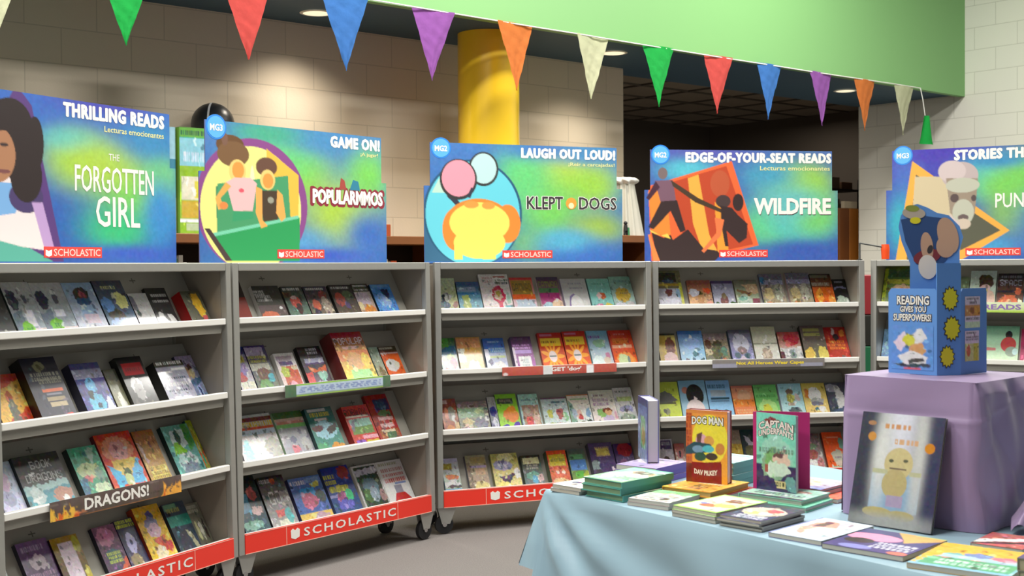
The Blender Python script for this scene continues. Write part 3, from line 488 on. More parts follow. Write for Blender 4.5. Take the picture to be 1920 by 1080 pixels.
3|2|0.5255|0.1310|0.2249|0.018|a64|orange paperback with pale figure|g,d97,e73;r,0,0,100,8,c76;e,55,30,30,18,da8;r,0,40,100,60,e83;t,10,66,90,80,eb8;r,0,84,100,100,e52;n,10
3|2|0.6623|0.1417|0.2275|0.02|473|green paperback with yellow drink|g,6b6,8c7;t,0,6,40,12,585;t,5,28,90,38,484;e,50,70,40,28,ad8;e,48,72,20,18,cc4;e,30,92,14,5,565;n,10
3|2|0.8163|0.1427|0.2298|0.022|abc|pale blue paperback with brown and yellow figure|g,9cd,bdd;t,12,10,25,16,689;e,45,24,14,9,765;e,45,42,16,14,aa5;e,75,40,10,12,cbb;r,30,54,60,62,a98;e,55,74,26,9,566;n,12
3|2|0.9623|0.1470|0.2297|0.022|bb6|yellow paperback with white furry creature|g,cb5,ec8;e,18,30,10,14,c73;e,50,32,26,20,eee;e,55,50,28,8,aaa;e,52,58,26,6,778;e,50,74,10,6,578;e,70,74,14,8,eee;n,12
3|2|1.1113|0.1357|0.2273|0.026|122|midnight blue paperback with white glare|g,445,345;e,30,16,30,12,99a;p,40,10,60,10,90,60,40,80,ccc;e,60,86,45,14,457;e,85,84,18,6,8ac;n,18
3|3|0.0798|0.0833|0.2484|0.016|768|purple and white paperback at left end|g,ccd,baa;r,10,4,90,26,547;t,20,6,80,18,aab;e,45,55,24,12,433;e,45,75,40,12,9ba;e,45,80,18,9,455;n,18
3|3|0.1721|0.0611|0.2177|0.018|933|white paperback with crimson top|g,a44,eed;e,50,30,30,14,c88;e,50,30,10,10,334;e,50,75,45,30,eee;n,16
3|3|0.4786|0.1078|0.2884|0.02|aa8|orange and yellow ruled paperback|g,aa9,ca6;r,0,0,100,22,a98;r,0,30,100,60,db5;e,50,75,45,18,b76;n,20
3|3|0.5888|0.1478|0.291|0.022|122|teal black paperback with white tusk|g,244,556;p,10,15,30,15,90,70,60,80,dde;e,35,50,25,16,775;e,45,78,30,14,b65;n,18
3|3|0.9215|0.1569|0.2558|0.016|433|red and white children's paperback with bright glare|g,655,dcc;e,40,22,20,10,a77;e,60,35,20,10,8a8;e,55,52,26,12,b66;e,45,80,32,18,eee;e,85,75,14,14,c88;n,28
3|3|1.0934|0.1242|0.2566|0.026|721|vivid orange paperback with grey hat figure|g,e52,e62;r,22,12,80,15,fa8;e,88,30,14,14,7a9;e,60,60,30,16,bba;t,40,60,85,66,878;e,60,78,18,7,dcb;r,20,84,100,96,9b9;n,10
4|0|0.0360|0.1830|0.3059|0.02|772|green and yellow nature picture book at left end|g,473,895;r,0,0,100,12,562;r,15,14,95,30,464;r,10,34,95,44,bb4;e,60,60,38,14,ca8;e,65,60,24,7,c85;r,0,10,12,100,bc3;r,5,85,95,100,9c5;n,22
4|0|0.4010|0.1244|0.2171|0.018|564|olive green paperback behind blue standee|g,786,564;r,0,40,100,70,985;n,18
4|0|0.5312|0.1424|0.26|0.018|9bb|mint paperback with curly dark-haired child|g,bcc,cdb;e,60,30,28,20,432;e,60,45,20,10,dbb;p,10,48,70,46,70,54,10,54,cb7;e,35,70,40,16,6b9;e,80,75,20,24,dba;n,14
4|0|0.6822|0.1395|0.2415|0.018|112|black space picture book with orange disc|g,112,742;w,SPACE,10,18,92,34,99a;t,10,6,90,14,889;r,0,46,100,52,223;e,45,76,34,18,d63;e,80,50,14,9,c64;e,45,78,12,7,fb8;e,88,85,9,18,eec;n,22
4|0|0.8274|0.1146|0.2446|0.018|67a|pale blue paperback at the picture's edge|g,69c,9bd;n,20
4|1|0.0360|0.1369|0.2296|0.018|47a|pale blue paperback at left end of shelf|g,9ce,69d;t,15,8,60,16,68b;e,60,55,20,12,98c;e,50,85,30,12,bcf;n,18
4|1|0.4434|0.1587|0.2574|0.016|7ba|plain mint picture book behind the standee|g,8cb,cdc;n,10
4|1|0.6108|0.1863|0.2643|0.016|9ca|mint picture book with child in red|g,8ca,dec;p,0,52,35,54,35,60,0,60,c77;e,70,22,10,10,222;e,70,45,22,18,c44;e,80,62,18,12,9a9;e,90,62,8,8,cee;r,0,82,100,100,edd;n,8
4|1|0.8085|0.1344|0.2475|0.016|b36|magenta picture book at the picture's edge|g,a25,b36;e,40,85,25,14,eab;n,10'''
ROW=['top','second','third','bottom']
for ln in BOOKS.strip().split('\n'):
    c,t,u,w,h,tk,sp,ds,rec=ln.split('|'); c,t=int(c),int(t); u,w,h,tk=map(float,(u,w,h,tk))
    sh={0:'top',1:'second',2:'third',3:'bottom'}[t]
    M=caseM(c)@T(u,.03,LIP[t]-.01)@RX(-TH)@T(0,LEN-tk-.0006,.0006)
    book(f'{ds}, {sh} row, {HDR[c]} rack',w,h,tk,rec,sp,M,f'books on the {sh} row of the {HDR[c]} rack',hard=tk>.028)
# ---------------------------------------------------------------- signs on top
SIGNS='''g,36b,25a;b,53.8,35.9,14.1,16.3,9c3;b,78.4,53.2,18.3,20.6,7c5;b,70.5,77.6,15.2,13.5,3b7;b,49.3,25.2,11.5,7.1,5bb;b,63.4,37.9,18.4,14,ac4;b,91.9,41.4,8.2,14.1,7c6;b,86.7,17.6,13.5,14,38b;b,66.2,0.8,22.3,6.7,44a;b,91.7,66.1,8.2,21.2,38c;b,75.5,92.8,23.2,5.1,35b;n,9;p,13,41.3,27.6,-3.7,33.8,7.3,37.9,38,46.3,97.9,12.5,98,537;p,12.6,80.1,31,89.2,41.8,97.9,12.5,98,5a9;p,12.9,50.2,33.5,47.9,42.3,92.2,28.8,89.3,12.6,83.1,edd;p,12.9,53.2,30.2,52.9,26.9,70.2,12.7,74.1,7ad;e,31.2,60.6,6.8,9.3,436;p,33.3,63.6,37.7,63.2,42.6,91.6,38.5,91.6,b9c;e,25.3,19.7,8.7,15.3,211;e,29.7,36,7.6,18.6,211;e,31.3,48.2,6.4,15.6,211;e,35,29,3.5,15.7,211;e,20.2,37.3,6.9,15.8,a75;e,22.7,31.5,1.6,1.1,322;e,22.6,46.7,2.5,1.2,744;e,19.2,14.8,12.1,9.1,211
g,47b,36a;b,49.5,34.5,17.2,19.8,8c4;b,73,61,21.5,24.6,ac3;b,38.3,23.9,19.4,15.6,6c7;b,88.9,30.8,12.9,21,7c5;b,61.3,5.2,17.8,12.1,48b;b,33,5.3,16.3,7.7,4a8;b,49.2,86.1,17.2,11.9,59c;b,66.7,93.9,24.2,6.1,35b;b,88.7,77,12.9,16.8,36b;n,9;e,26.2,57.8,27.8,47.4,848;e,25.6,60.5,25,44.3,ee8;p,32.9,16.8,49.5,34.5,49.2,78.1,32.5,70.9,eb4;e,25.6,60.5,1.6,30.6,ffb;p,7.9,45.9,16.8,43.3,16.5,84.7,8.4,81.2,275;p,8.6,44,43.8,35.1,45,66.4,8.4,80,496;p,4.9,79.4,49.9,65.4,49.6,97.6,13.9,97.5,295;p,6.4,78.2,49.3,63.9,49.3,66.2,6.4,80.8,7ca;p,2.4,75.1,4.9,75,15.4,97.5,12.3,97.5,433;e,14.9,16.1,6.7,6.8,642;e,16.4,22.6,7.7,9,753;e,12.4,12.7,1.5,4.5,754;e,18.4,34.5,4.2,8.3,ec7;e,18.7,33.7,2.9,6,e94;p,12.7,42.5,16.8,39.1,24.7,38.4,27.9,42.3,25.6,62,16.2,62.5,ebb;e,20.2,47.9,1.3,1.5,d56;p,12.7,42.5,15.3,45.3,10.1,53.9,11.6,60.5,9,62.2,7.6,54.1,ea5;e,11.6,59,2,2.6,e84;p,16.2,62.5,25.6,62,26.1,67.3,15.6,70.1,396;e,32.8,30,5.4,6.9,643;e,33.3,39.2,3.8,7.3,ec7;e,33.5,39.9,2.7,5.4,e94;p,29.4,47.2,38.7,46.5,38.6,67.5,30.9,69.4,432;e,34.8,53.7,1.6,2.3,998;p,27.3,44.3,30.5,46.3,30.4,67.9,33.1,72.4,29.8,74.1,27.2,63.4,ea5;p,38.2,45.7,40.9,49.4,42.5,65.8,40.2,69,37.5,62.9,ea5
g,47b,36a;b,70,25.2,16.6,18.4,bc4;b,83.9,33.9,14,18.5,9c4;b,61.7,52.9,16.4,27.4,7c5;b,86.6,70.9,14.1,13.9,9b4;b,48.3,26,13.4,27.2,6c7;b,53.4,84.9,10.8,11.4,7b5;b,75.4,89.5,22.2,11.5,36b;b,81.2,6.3,16.8,9.2,48b;b,53.7,3.1,16.2,9.1,47b;b,69.9,80.3,13.8,9.2,5ac;n,9;p,0.4,58.5,11.3,89.3,26.8,98.3,0.3,98.1,368;e,23.8,58.1,24,44.6,257;e,23.8,58.6,22.9,43.3,6cd;e,28.9,21.3,7.3,14.3,333;e,28.9,20.9,6.3,12.5,bdd;p,3.8,41.7,7.4,29.7,9.5,34.1,9.9,41.6,bdc;p,10.9,44.2,18.1,56.4,19.7,53.7,13,41.5,334;e,16.7,30.3,9,16.9,333;e,16.7,29.4,8,15.1,e9a;p,22.8,36.7,24.4,37.6,22.3,45.7,20.7,44.8,334;e,15.5,71.6,6.7,17.8,e83;e,40.6,66.8,6.4,16.2,e83;e,26.4,64.8,15.7,18.8,d83;e,26.9,66.1,14.7,17,ed6;e,26.8,82.7,12.6,13.4,ed6;r,14.4,80.5,18.5,96.5,ed6;r,28.1,82.6,34.7,96.6,ed6;e,22.8,51,3.6,3.1,e94;e,31.2,51.7,3.2,3.1,e94
g,46a,35a;b,74.5,27.3,14,14.5,8c4;b,85.7,32,11.3,19.3,9c4;b,63.3,65.9,13.9,19.3,6c7;b,80.1,65.9,16.9,14.5,5bb;b,63.4,22.6,13.9,14.4,49b;b,88.5,56.2,11.3,19.4,7c5;b,74.5,46.6,16.8,14.5,6bb;b,80,90.1,22.5,8.7,35a;b,30.3,3.9,24.6,7.1,55a;b,22.1,18.3,13.6,9.5,5bc;n,9;p,2.1,32.7,44.6,9.9,58.3,85.1,24.7,98.8,3.5,98.5,e63;p,13.9,28.9,41.8,14.3,55.5,84.2,21.9,96.8,b42;p,22.1,25.4,27.5,22.1,32.9,75.4,37,89.8,30.1,93.6,24.7,65.9,ea4;p,35.7,46.8,40.1,44.9,42.8,89.8,37.3,93.6,e93;p,2,37.5,11.2,35.5,13.3,75.4,4.1,75.3,e83;e,38.5,30.1,4.9,11.9,b53;p,3.6,73.4,9.8,78.2,13.3,75.4,14.4,80.1,22,70.6,30.1,87.8,37,89.8,38.9,93.6,35.6,98.9,6.7,98.6,322;p,1.9,75.3,3,75.3,7.8,98.6,4.6,98.6,f84;p,2.5,70.6,8.4,76.3,11.7,74.4,13.3,79.2,3.6,73.4,ec5;e,9.4,21.3,2.4,5.2,766;p,5.3,28,14.5,27,16.1,45.9,8.5,47.9,756;p,5.8,28,8,33.6,2.6,45,1,43.2,423;p,13.4,27,27.5,43,40.1,53.5,39.5,56.3,25.9,46.8,14.5,32.6,432;p,8.5,46,16.6,45,20.9,71.6,18.2,73.5,13.3,54.5,4.7,70.6,2,68.7,322;e,40.1,45.8,3.8,5.7,433;e,47.8,46.7,2.8,7.7,322;p,38.4,49.6,44.5,51.5,47.8,58.2,52.7,65.9,52.2,78.4,48.3,83.2,41.1,70.7,40.1,58.2,322;p,39,50.6,42.3,53.5,41.7,70.7,42.8,86,41.1,86,39,65.9,322;p,35.7,60.2,40.6,62.1,38.9,76.4,30.1,91.6,29,89.7,36.7,73.5,e74
g,43a,35a;b,10,23,7.8,29,46b;b,7.4,66.4,6.5,24.2,3ab;b,47.7,25.8,12.2,18.8,5bb;b,57.4,35.8,14.4,14,7c5;b,59.8,59.2,12,18.6,8b4;b,50.1,86.9,12.2,8.4,49c;b,66.9,27.2,14.2,23.1,7c5;b,25.4,5,20.2,7.2,43a;b,52.6,12.1,14.5,7,38b;b,74,69.1,14,23,47b;n,9;p,12.9,10.2,58.1,74,35.4,100.3,4.8,99.8,ea4;p,14.7,22.4,54,73.9,35.4,91.2,10,99.9,554;p,14.2,24.3,26.9,25.2,31.7,46,32.9,100.2,11.3,99.9,cb9;e,35.4,24.9,8.5,12.3,baa;e,31.7,20.8,6.5,9.5,cbb;p,28.9,26.8,43.8,27.8,42.3,58.4,38.4,70,30.9,57.8,987;e,36.6,33.5,7.9,6.6,bba;e,32.9,44.6,2,3.8,544;e,41.8,45.1,1.2,2.8,544;e,36.9,57.2,5,11.4,bba;e,36.9,61.9,2.5,2.8,655;e,36.9,67.6,3.5,4.7,cba;p,30.4,57.8,35.4,67.5,35.4,91.2,31.4,91.2,cbb'''.strip().split('\n')
SW,SH=1.21,.665
SL=['wide blue green cardboard sign headed thrilling reads with dark-haired girl','wide blue green cardboard sign headed game on with two figures','wide blue green cardboard sign headed laugh out loud with balloons','wide blue green cardboard sign headed edge-of-your-seat reads with fire picture','wide blue green cardboard sign headed stories with white alpaca']
ylw=mat('pale_yellow_print','e9e6a0',.5); inkd=mat('dark_ink','3a3436',.5); bdg=mat('badge_blue','2f86e0',.45); tagred=mat('tag_red','e0433c',.5); edge=mat('card_edge','6d6a8a',.7)
def sx(a): return a/100*SW
def sz(b): return SH-b/100*SH
for i in range(5):
    x,y,a=CASES[i]
    M=T(x,y,Z0-.0045)@RZ(a)@T(.03,.30,0)
    t=thing('header_sign',SL[i],'sign',M,'header signs on the racks')
    nx,ny=270,148
    vs,fs,im=art_grid(SIGNS[i],SW,SH,nx,ny,seed=11+i)
    # die-cut outline: upper part a little narrower than the lower part
    keep=[]
    for f in fs:
        cx=sum(vs[k][0] for k in f)/4; cz=sum(vs[k][2] for k in f)/4
        if cz>.425 and (cx<.036 or cx>SW-.036): continue
        keep.append(f)
    cols=[tuple(c) for c in im]; ec=tuple(c3('5c5a86'))
    boxcol(vs,keep,cols,0,SW,.0004,.006,0,.425,ec); boxcol(vs,keep,cols,.0359,SW-.0359,.0004,.006,.425,SH,ec)
    link('board',colmesh('board',vs,keep,cols,PRINTM),t)
    def tx(s,x0,y0,x1,y1,m,yy=-.0008,**k):
        if k.get('bold')==.06: k['bold']=.012; k['fat']=.0040; k['space']=1.13
        return text('lettering',s,sx(x0),sx(x1),sz(y1),sz(y0),yy,m,t,**k)
    if i>0:
        b=MB().cyl((sx(8.2),-.0006,SH-.03),(sx(8.2),.0052,SH-.03),.058,n=40).build('badge',bdg,t)
        MB().cyl((sx(8.2),-.0012,SH-.03),(sx(8.2),-.0006,SH-.03),.05,n=40).build('badge_disc',mat('badge_light','5fb2ee',.45),b)
        text('badge_lettering','MG3' if i in (1,4) else 'MG2',sx(5.2),sx(11.2),SH-.048,SH-.016,-.0018,white,b,bold=.03)
    tg=MB().box(sx(37.9),sx(63.1),-.0012,0,sz(96),sz(89.4)).build('logo_tag',tagred,t)
    text('logo_lettering','SCHOLASTIC',sx(42),sx(62.4),sz(95),sz(90.6),-.0016,mat('pale_pink_print','f4cfc8',.5),tg,bold=.01)
    MB().prism([(sx(38.6),sz(94.6)),(sx(39.9),sz(95.4)),(sx(41.2),sz(94.6)),(sx(41.2),sz(91.2)),(sx(39.9),sz(92)),(sx(38.6),sz(91.2))],-.0016,-.0012,axis=1).build('open_book_emblem',white,tg)
    if i==0:
        tx('THRILLING READS',47,2.2,94,10.3,white,bold=.06); tx('Lecturas emocionantes',65,13.3,94,17,ylw,bold=.01)
        tx('THE',66.9,30.4,71.9,34.6,white,bold=.0); tx('FORGOTTEN',51.5,39,88.5,55,white,bold=.0,fat=.0016); tx('GIRL',60.8,57.5,81.4,76.4,white,bold=.0,fat=.002)
    if i==1:
        tx('GAME ON!',67.3,2.6,95.9,10.8,white,bold=.06); tx('¡A jugar!',84.6,13,95,16.6,ylw,bold=.01)
        tx('POPULARMMOS',56.3,42.4,98.3,55.6,mat('crimson_print','8e2438',.5),-.0002,bold=.02,fat=.009); tx('POPULARMMOS',57.1,43.6,97.5,54.2,white,-.0014,bold=.02,fat=.003)
        MB().prism([(sx(72),sz(43)),(sx(76),sz(43)),(sx(75),sz(36)),(sx(73),sz(34))],-.001,0,axis=1).build('red_figure',mat('brick_print','a5443c',.5),t)
        MB().prism([(sx(78),sz(43)),(sx(84),sz(43)),(sx(83),sz(36)),(sx(80),sz(35))],-.001,0,axis=1).build('teal_figure',mat('teal_print','2c7f9a',.5),t)
    if i==2:
        tx('LAUGH OUT LOUD!',47.8,2.6,96,10.6,white,bold=.06); tx('¡Reír a carcajadas!',71.7,13.6,95.9,17.6,ylw,bold=.01)
        for (s,a0,a1) in (('KLEPT',50.4,68.6),('DOGS',77.2,96.6)):
            tx(s,a0,43.6,a1,54,white,-.0002,bold=.0,fat=.006); tx(s,a0,43.6,a1,54,inkd,-.0014,bold=.0,fat=.0016)
        MB().cyl((sx(73),-.001,sz(49)),(sx(73),0,sz(49)),.034,n=24).build('orange_dot',mat('amber_print','e0a040',.5),t)
        MB().cyl((sx(73),-.0016,sz(51)),(sx(73),-.001,sz(51)),.017,n=24).build('cream_dot',mat('cream_print','efe3b4',.5),t)
    if i==3:
        tx('EDGE-OF-YOUR-SEAT READS',21.1,2.4,96.4,10.8,white,bold=.06); tx('Lecturas emocionantes',59.2,13.8,95.9,17.8,ylw,bold=.01)
        tx('WILDFIRE',56.4,44,96.5,58.2,inkd,-.0006,bold=.02); tx('WILDFIRE',56.1,43,96.2,57.2,white,-.0014,bold=.02,fat=.003)
    if i==4:
        tx('STORIES THAT',32.9,2.2,72,10.8,white,bold=.06); tx('PUN',51.6,41.5,64.5,54.2,white,bold=.01)
# ---------------------------------------------------------------- label strips clipped to shelf lips
def strip(c,t,x0,x1,zt,zb,rec,label,words=None,ink=None,wb=None,seed=3):
    M=caseM(c)@T(0,-.0035,LIP[t]); h=zt-zb
    r=thing('shelf_label',label,'label strip',M)
    vs,fs,im=art_grid(rec,x1-x0,h,150,12,x0=x0,z0=zb,seed=seed); cols=[tuple(q) for q in im]
    boxcol(vs,fs,cols,x0,x1,.0003,.003,zb,zt,(.2,.2,.2)); link('card',colmesh('card',vs,fs,cols,PRINTM),r)
    if words: text('lettering',words,*wb,-.0006,ink,r,bold=.03)
strip(0,2,.234,.929,.006,-.066,'g,665550,54463c;p,0,100,2,20,5,90,8,30,10,95,14,25,17,100,eb4;p,5,100,7,60,9,100,d62;p,12,100,15,70,20,100,d62;p,82,100,85,15,88,80,91,30,93,90,97,20,100,100,ea4;p,84,100,86,55,90,100,d62;r,25,96,80,100,b73;n,14','brown flame-edged dragons label strip on the third shelf','DRAGONS!',white,(.40,.74,-.05,-.004))
strip(1,1,.283,.968,.002,-.055,'g,5a7a5c,4f6f50;r,10,4,92,14,9c4;r,10,88,92,98,bd5;r,10,16,92,82,bbccdd;t,12,30,90,70,7788bb;n,8','green label strip with pale lettered centre, game on rack')
strip(2,1,.373,1.056,.0,-.047,'g,c66455,b44c40;r,35,0,43,100,ddd;e,3,80,2,18,dcc;r,73,10,79,100,eee;n,8','brick red label strip with white lettering, laugh out loud rack',"GET 'dog'",white,(.66,.84,-.038,-.008))
strip(3,1,.347,1.027,.0,-.047,'g,8a8480,77716c;r,0,50,22,100,99a;r,78,55,98,95,99a;n,6','grey label strip with small yellow words, edge-of-your-seat rack','Not All Heroes Wear Capes',mat('yellow_print','f2d83c',.5),(.49,.90,-.036,-.012))
strip(4,0,.446,.87,.002,-.056,'g,dfe8c8,b8d070;r,0,82,100,100,a9cc4a;n,6','pale lime reads label strip under the space picture book','READS',mat('lilac_print','8d6bb0',.5),(.63,.83,-.04,-.01))
# ---------------------------------------------------------------- pennant banner along the fascia
ban=thing('pennant_banner','string of coloured tissue pennants hung along the green fascia','banner',uv(0,6.0,2.955))
PC={'cream':'cfd2ae','green':'19b24b','red':'d4504a','blue':'3f7ac6','purple':'9a5aae','orange':'dc7c3a'}
names=['cream','green','red','blue','purple','orange']
PU=[2.0,2.62,3.29,3.915,4.545,5.19,5.875,6.52,7.165,7.77,8.43,9.04,9.635]
def pen(u,c,k,z=0,w=.31,h=.425):
    rng=random.Random(k)
    ph=[rng.random()*6 for _ in range(4)]; tip=(rng.random()-.5)*.04
    def fn(a,b):
        hw=w/2*(1-b); x=u+tip*b+(a-.5)*2*hw
        y=.010*math.sin(a*4+ph[0]+b*2)*(1-.6*b)+.0022*math.sin(a*17+ph[1]+b*13)+.0018*math.sin(a*9-b*31+ph[2])+.0012*rng.random()-.01
        return (x,y,z-b*h)
    m=mat('tissue_'+c,PC[c],.9,noise=.12,scale=22,bump=.5,trans=.35)
    MB().grid(fn,12,18).build('pennant',m,ban)
for k,u in enumerate(PU): pen(u,names[k%6],k)
pts=[(1.2,-.012,.03)]+[(u+d,-.014,-.004+(.012 if abs(d)<.05 else 0)*0+.006*math.sin(u*9+d*20)) for u in PU for d in (-.15,.15)]+[(9.876,-.02,0)]
MB().tube(pts,.0045,6).build('string',mat('white_string','e6e6df',.7),ban)
MB().tube([(9.876,-.02,0),(9.88,-.04,-.1),(9.9,-.05,-.24)],.004,6).build('string_tail',mat('white_string'),ban)
def fn(a,b): return (9.93+(a-.5)*(.05+.2*b),-.05+.02*math.sin(a*7),-.24-.25*b)
MB().grid(fn,8,8).build('pennant',mat('tissue_green'),ban)

# ---------------------------------------------------------------- things behind the racks
wood=mat('brown_wood','7a4a26',.5,noise=.2,scale=6); dark=mat('dark_wood','2a211b',.7)
def bookcase(u0,u1,top,label):
    t=thing('bookcase',label,'bookcase',uv(0,0,0))
    MB().bbox(u0,u1,6.58,6.955,top-.055,top,.004).build('top_board',wood,t)
    n=2
    for i in range(n+1):
        x=u0+.01+(u1-u0-.05)*i/n; MB().box(x,x+.03,6.6,6.94,.0,top-.055).build('upright',wood,t)
    MB().box(u0+.04,u1-.04,6.93,6.94,0,top-.055).build('back_board',dark,t)
    for z in (.05,.62,1.16): MB().box(u0+.04,u1-.04,6.6,6.93,z,z+.03).build('shelf_board',wood,t)
    return t
bookcase(2.6,5.1,1.615,'low brown wooden bookcase against the beige wall, left of column')
bookcase(5.75,7.12,1.645,'low brown wooden bookcase by the wall end, right of column')
def spineb(u,z,w,h,c,label,v=6.66,d=.16):
    t=thing('library_book',label,'book',uv(u,v,z),'library books in the bookcase behind')
    MB().box(0,w,0,d,0,.002).box(0,w,0,d,h-.002,h).box(0,w,0,.003,.002,h-.002).build('cover',mat('cloth_'+c,c,.6),t)
    MB().box(.002,w-.002,.003,d,.002,h-.002).build('pages',PAPER,t)
for (u,w,h,c,l) in [(3.175,.03,.28,'3f6a4a','dark green library book seen between the two left signs'),(3.212,.025,.3,'a89f94','pale grey library book seen between the two left signs'),(3.24,.02,.26,'d9d5cc','white library book seen between the two left signs'),(3.27,.035,.25,'44506a','slate blue library book seen between the two left signs'),
      (4.60,.03,.30,'b9a3a3','pinkish library book behind, right of the game on sign'),(4.633,.03,.275,'e2ddd6','white library book behind, right of the game on sign'),(4.69,.045,.265,'b8481f','orange library book behind, right of the game on sign'),(4.738,.018,.22,'cfd0b0','pale thin library book beside the orange one')]:
    spineb(u,1.192,w,h,c,l)
o=MB().bbox(4.56,4.72,6.7,6.88,1.6155,1.695,.004).build('wooden_box',mat('rust_box','a34a24',.5),M=RW); tag(o,'small rust red box on the brown bookcase, right of game on','box')
# tall display carton, tube and ball between the two left signs
t=thing('display_carton','tall green and yellow display carton between the two left signs','carton',uv(3.195,6.60,1.6155))
vs,fs,im=art_grid('g,4a9,8c4;r,0,0,100,9,6a4;t,5,2,90,8,364;r,0,10,100,36,8bc8d8;t,10,22,95,34,cde;r,0,36,100,100,8fb92e;r,6,46,90,68,ddd8c0;r,45,50,90,66,d8cf3a;r,6,69,90,85,c8a83a;r,0,86,100,89,eee;r,20,90,90,97,bbc8a0;n,12',.20,.60,40,110); cols=[tuple(c) for c in im]
boxcol(vs,fs,cols,0,.20,.0004,.09,0,.60,tuple(c3('7fae3a'))); link('box_body',colmesh('box_body',vs,fs,cols,PRINTM),t)
MB().box(.0,.20,.0,.09,.6005,.604).build('lid',mat('carton_green','5f9a44',.6),t)
t=thing('poster_tube','pale blue teal patterned tube standing left of the carton','tube',uv(3.15,6.64,1.6155))
MB().cyl((0,0,0),(0,0,.2),.036,n=24).build('tube_base',mat('pale_grey_card','c5c9c8',.6),t)
MB().cyl((0,0,.2),(0,0,.42),.036,n=24).build('tube_middle',mat('teal_card','3f86a0',.5),t)
MB().cyl((0,0,.42),(0,0,.60),.036,n=24).build('tube_top',mat('ice_blue_card','9cc9da',.5,noise=.2,scale=30),t)
o=MB().bbox(0,.17,0,.2,0,.53,.003).build('cardboard_box',mat('carton_brown2','8a6d4a',.8),M=uv(3.44,6.74,1.6155)); tag(o,'plain brown cardboard box beneath the black ball','box')
t=thing('ball','black ball with white curved stripe behind the game on sign','ball',uv(3.52,6.826,1.6155+.5305+.128))
MB().sphere((0,0,0),.128).build('ball_body',mat('ball_black','26282c',.35,noise=.5,scale=9),t)
def ring(a,b):
    th=2*math.pi*a; p=Vector((.129*math.cos(th),.129*math.sin(th)*.0+(b-.5)*.012,.129*math.sin(th))); p=p.normalized()*.1295
    return tuple(Matrix.Rotation(R(50),3,'Z')@Matrix.Rotation(R(35),3,'Y')@p)
MB().grid(ring,48,2).build('white_stripe',mat('stripe_white','cfd2d6',.4),t)
# small dark sign, white draped skirt and dark figurine behind, between signs three and four
t=thing('notice','small dark notice with white marks by the wall end','notice',uv(6.70,6.93,2.0))
MB().box(0,.12,0,.02,.04,.18).build('panel',mat('notice_dark','2a2224',.6),t)
MB().prism([(.05,.13),(.09,.13),(.1,.115),(.07,.1),(.1,.08),(.09,.06),(.05,.07)],-.001,0,axis=1).build('white_mark',white,t)
t=thing('draped_skirt','white pleated fabric skirt with ruffled top on the bookcase','skirt',uv(6.96,6.76,1.6455))
def fn(a,b):
    th=2*math.pi*a; r=(.155-.075*b)*(1+.10*math.sin(th*14))
    return (r*math.cos(th),r*.8*math.sin(th),.40*b)
MB().grid(fn,112,10).build('pleats',mat('white_gauze','cfcdc0',.8,trans=.2),t)
def fn(a,b):
    th=2*math.pi*a; r=(.085+.03*math.sin(b*math.pi))*(1+.13*math.sin(th*9+b*4))
    return (r*math.cos(th),r*.8*math.sin(th),.40+.05*b)
MB().grid(fn,90,6).build('ruffle',mat('white_ruffle','e6e4dc',.8),t)
t=thing('figurine','small black figurine beside the white skirt','figurine',uv(6.84,6.63,1.6455))
b_=MB().cyl((-.014,0,0),(-.01,0,.04),.008,.01,n=10).cyl((.014,0,0),(.01,0,.04),.008,.01,n=10); b_.cyl((0,0,.035),(0,0,.08),.018,.014,n=14); b_.sphere((0,0,.093),.015,16,10)
b_.build('body',mat('figurine_black','1b1c1e',.5),t); MB().cyl((.03,0,0),(.03,0,.06),.012,.008,n=12).build('green_stand',mat('figurine_green','2f7a4c',.6),t)
# shelving and stacks in the dim room, brown door post
t=thing('metal_shelving','dark metal shelving in the dim room behind','shelving',uv(10.99,8.0,0))
for x in (0,.98):
    for y in (0,.4): MB().box(x,x+.03,y,y+.03,0,2.35).build('upright',dark,t)
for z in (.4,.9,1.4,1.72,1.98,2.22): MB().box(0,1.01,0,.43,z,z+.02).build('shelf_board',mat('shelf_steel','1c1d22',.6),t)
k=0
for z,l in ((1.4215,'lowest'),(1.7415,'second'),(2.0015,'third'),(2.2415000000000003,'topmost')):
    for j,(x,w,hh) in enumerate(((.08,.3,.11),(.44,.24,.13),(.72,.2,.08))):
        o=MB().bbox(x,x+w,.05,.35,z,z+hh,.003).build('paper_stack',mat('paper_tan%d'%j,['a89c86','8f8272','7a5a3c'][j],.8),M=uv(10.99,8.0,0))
        tag(o,f'{["wide tan","squarish grey","small brown"][j]} paper stack on the {l} dim shelf','paper stack','paper stacks in the dim room')
t=thing('door_leaf','orange brown wooden door standing open at the dark opening','door leaf',uv(10.64,7.34,0))
MB().bbox(.17,.33,0,.045,.01,1.98,.004).build('panel',mat('orange_wood','b06c22',.4,noise=.15,scale=4),t)
MB().bbox(0,.165,.0,.045,.01,1.98,.004).build('side_stile',mat('dark_orange_wood','7c4618',.45,noise=.15,scale=4),t)
MB().box(.08,.30,.0,.04,1.981,2.05).build('top_block',mat('pale_block','b8ab92',.7),t)
# orange lamp on the rack top at the right
t=thing('desk_lamp','small orange clip lamp with grey arm on the rack top','lamp',caseM(3)@T(W-.02,.017,H))
MB().cyl((0,0,0),(0,0,.006),.014,n=20).build('foot',rubber,t)
MB().tube([(0,0,.006),(0,0,.10),(.15,.0,.075)],.0045,10).build('arm',mat('arm_grey','5c5f5e',.4,metal=.6),t)
def fn(a,b):
    th=2*math.pi*a; r=.022+.008*b if b<.25 else .026-.004*b
    return (.16+r*math.cos(th),r*math.sin(th),.09-.085*b)
m_=MB().grid(fn,24,8); m_.cyl((.16,0,.088),(.16,0,.092),.022,n=24); m_.build('shade',mat('lamp_orange','f0501a',.4),t)

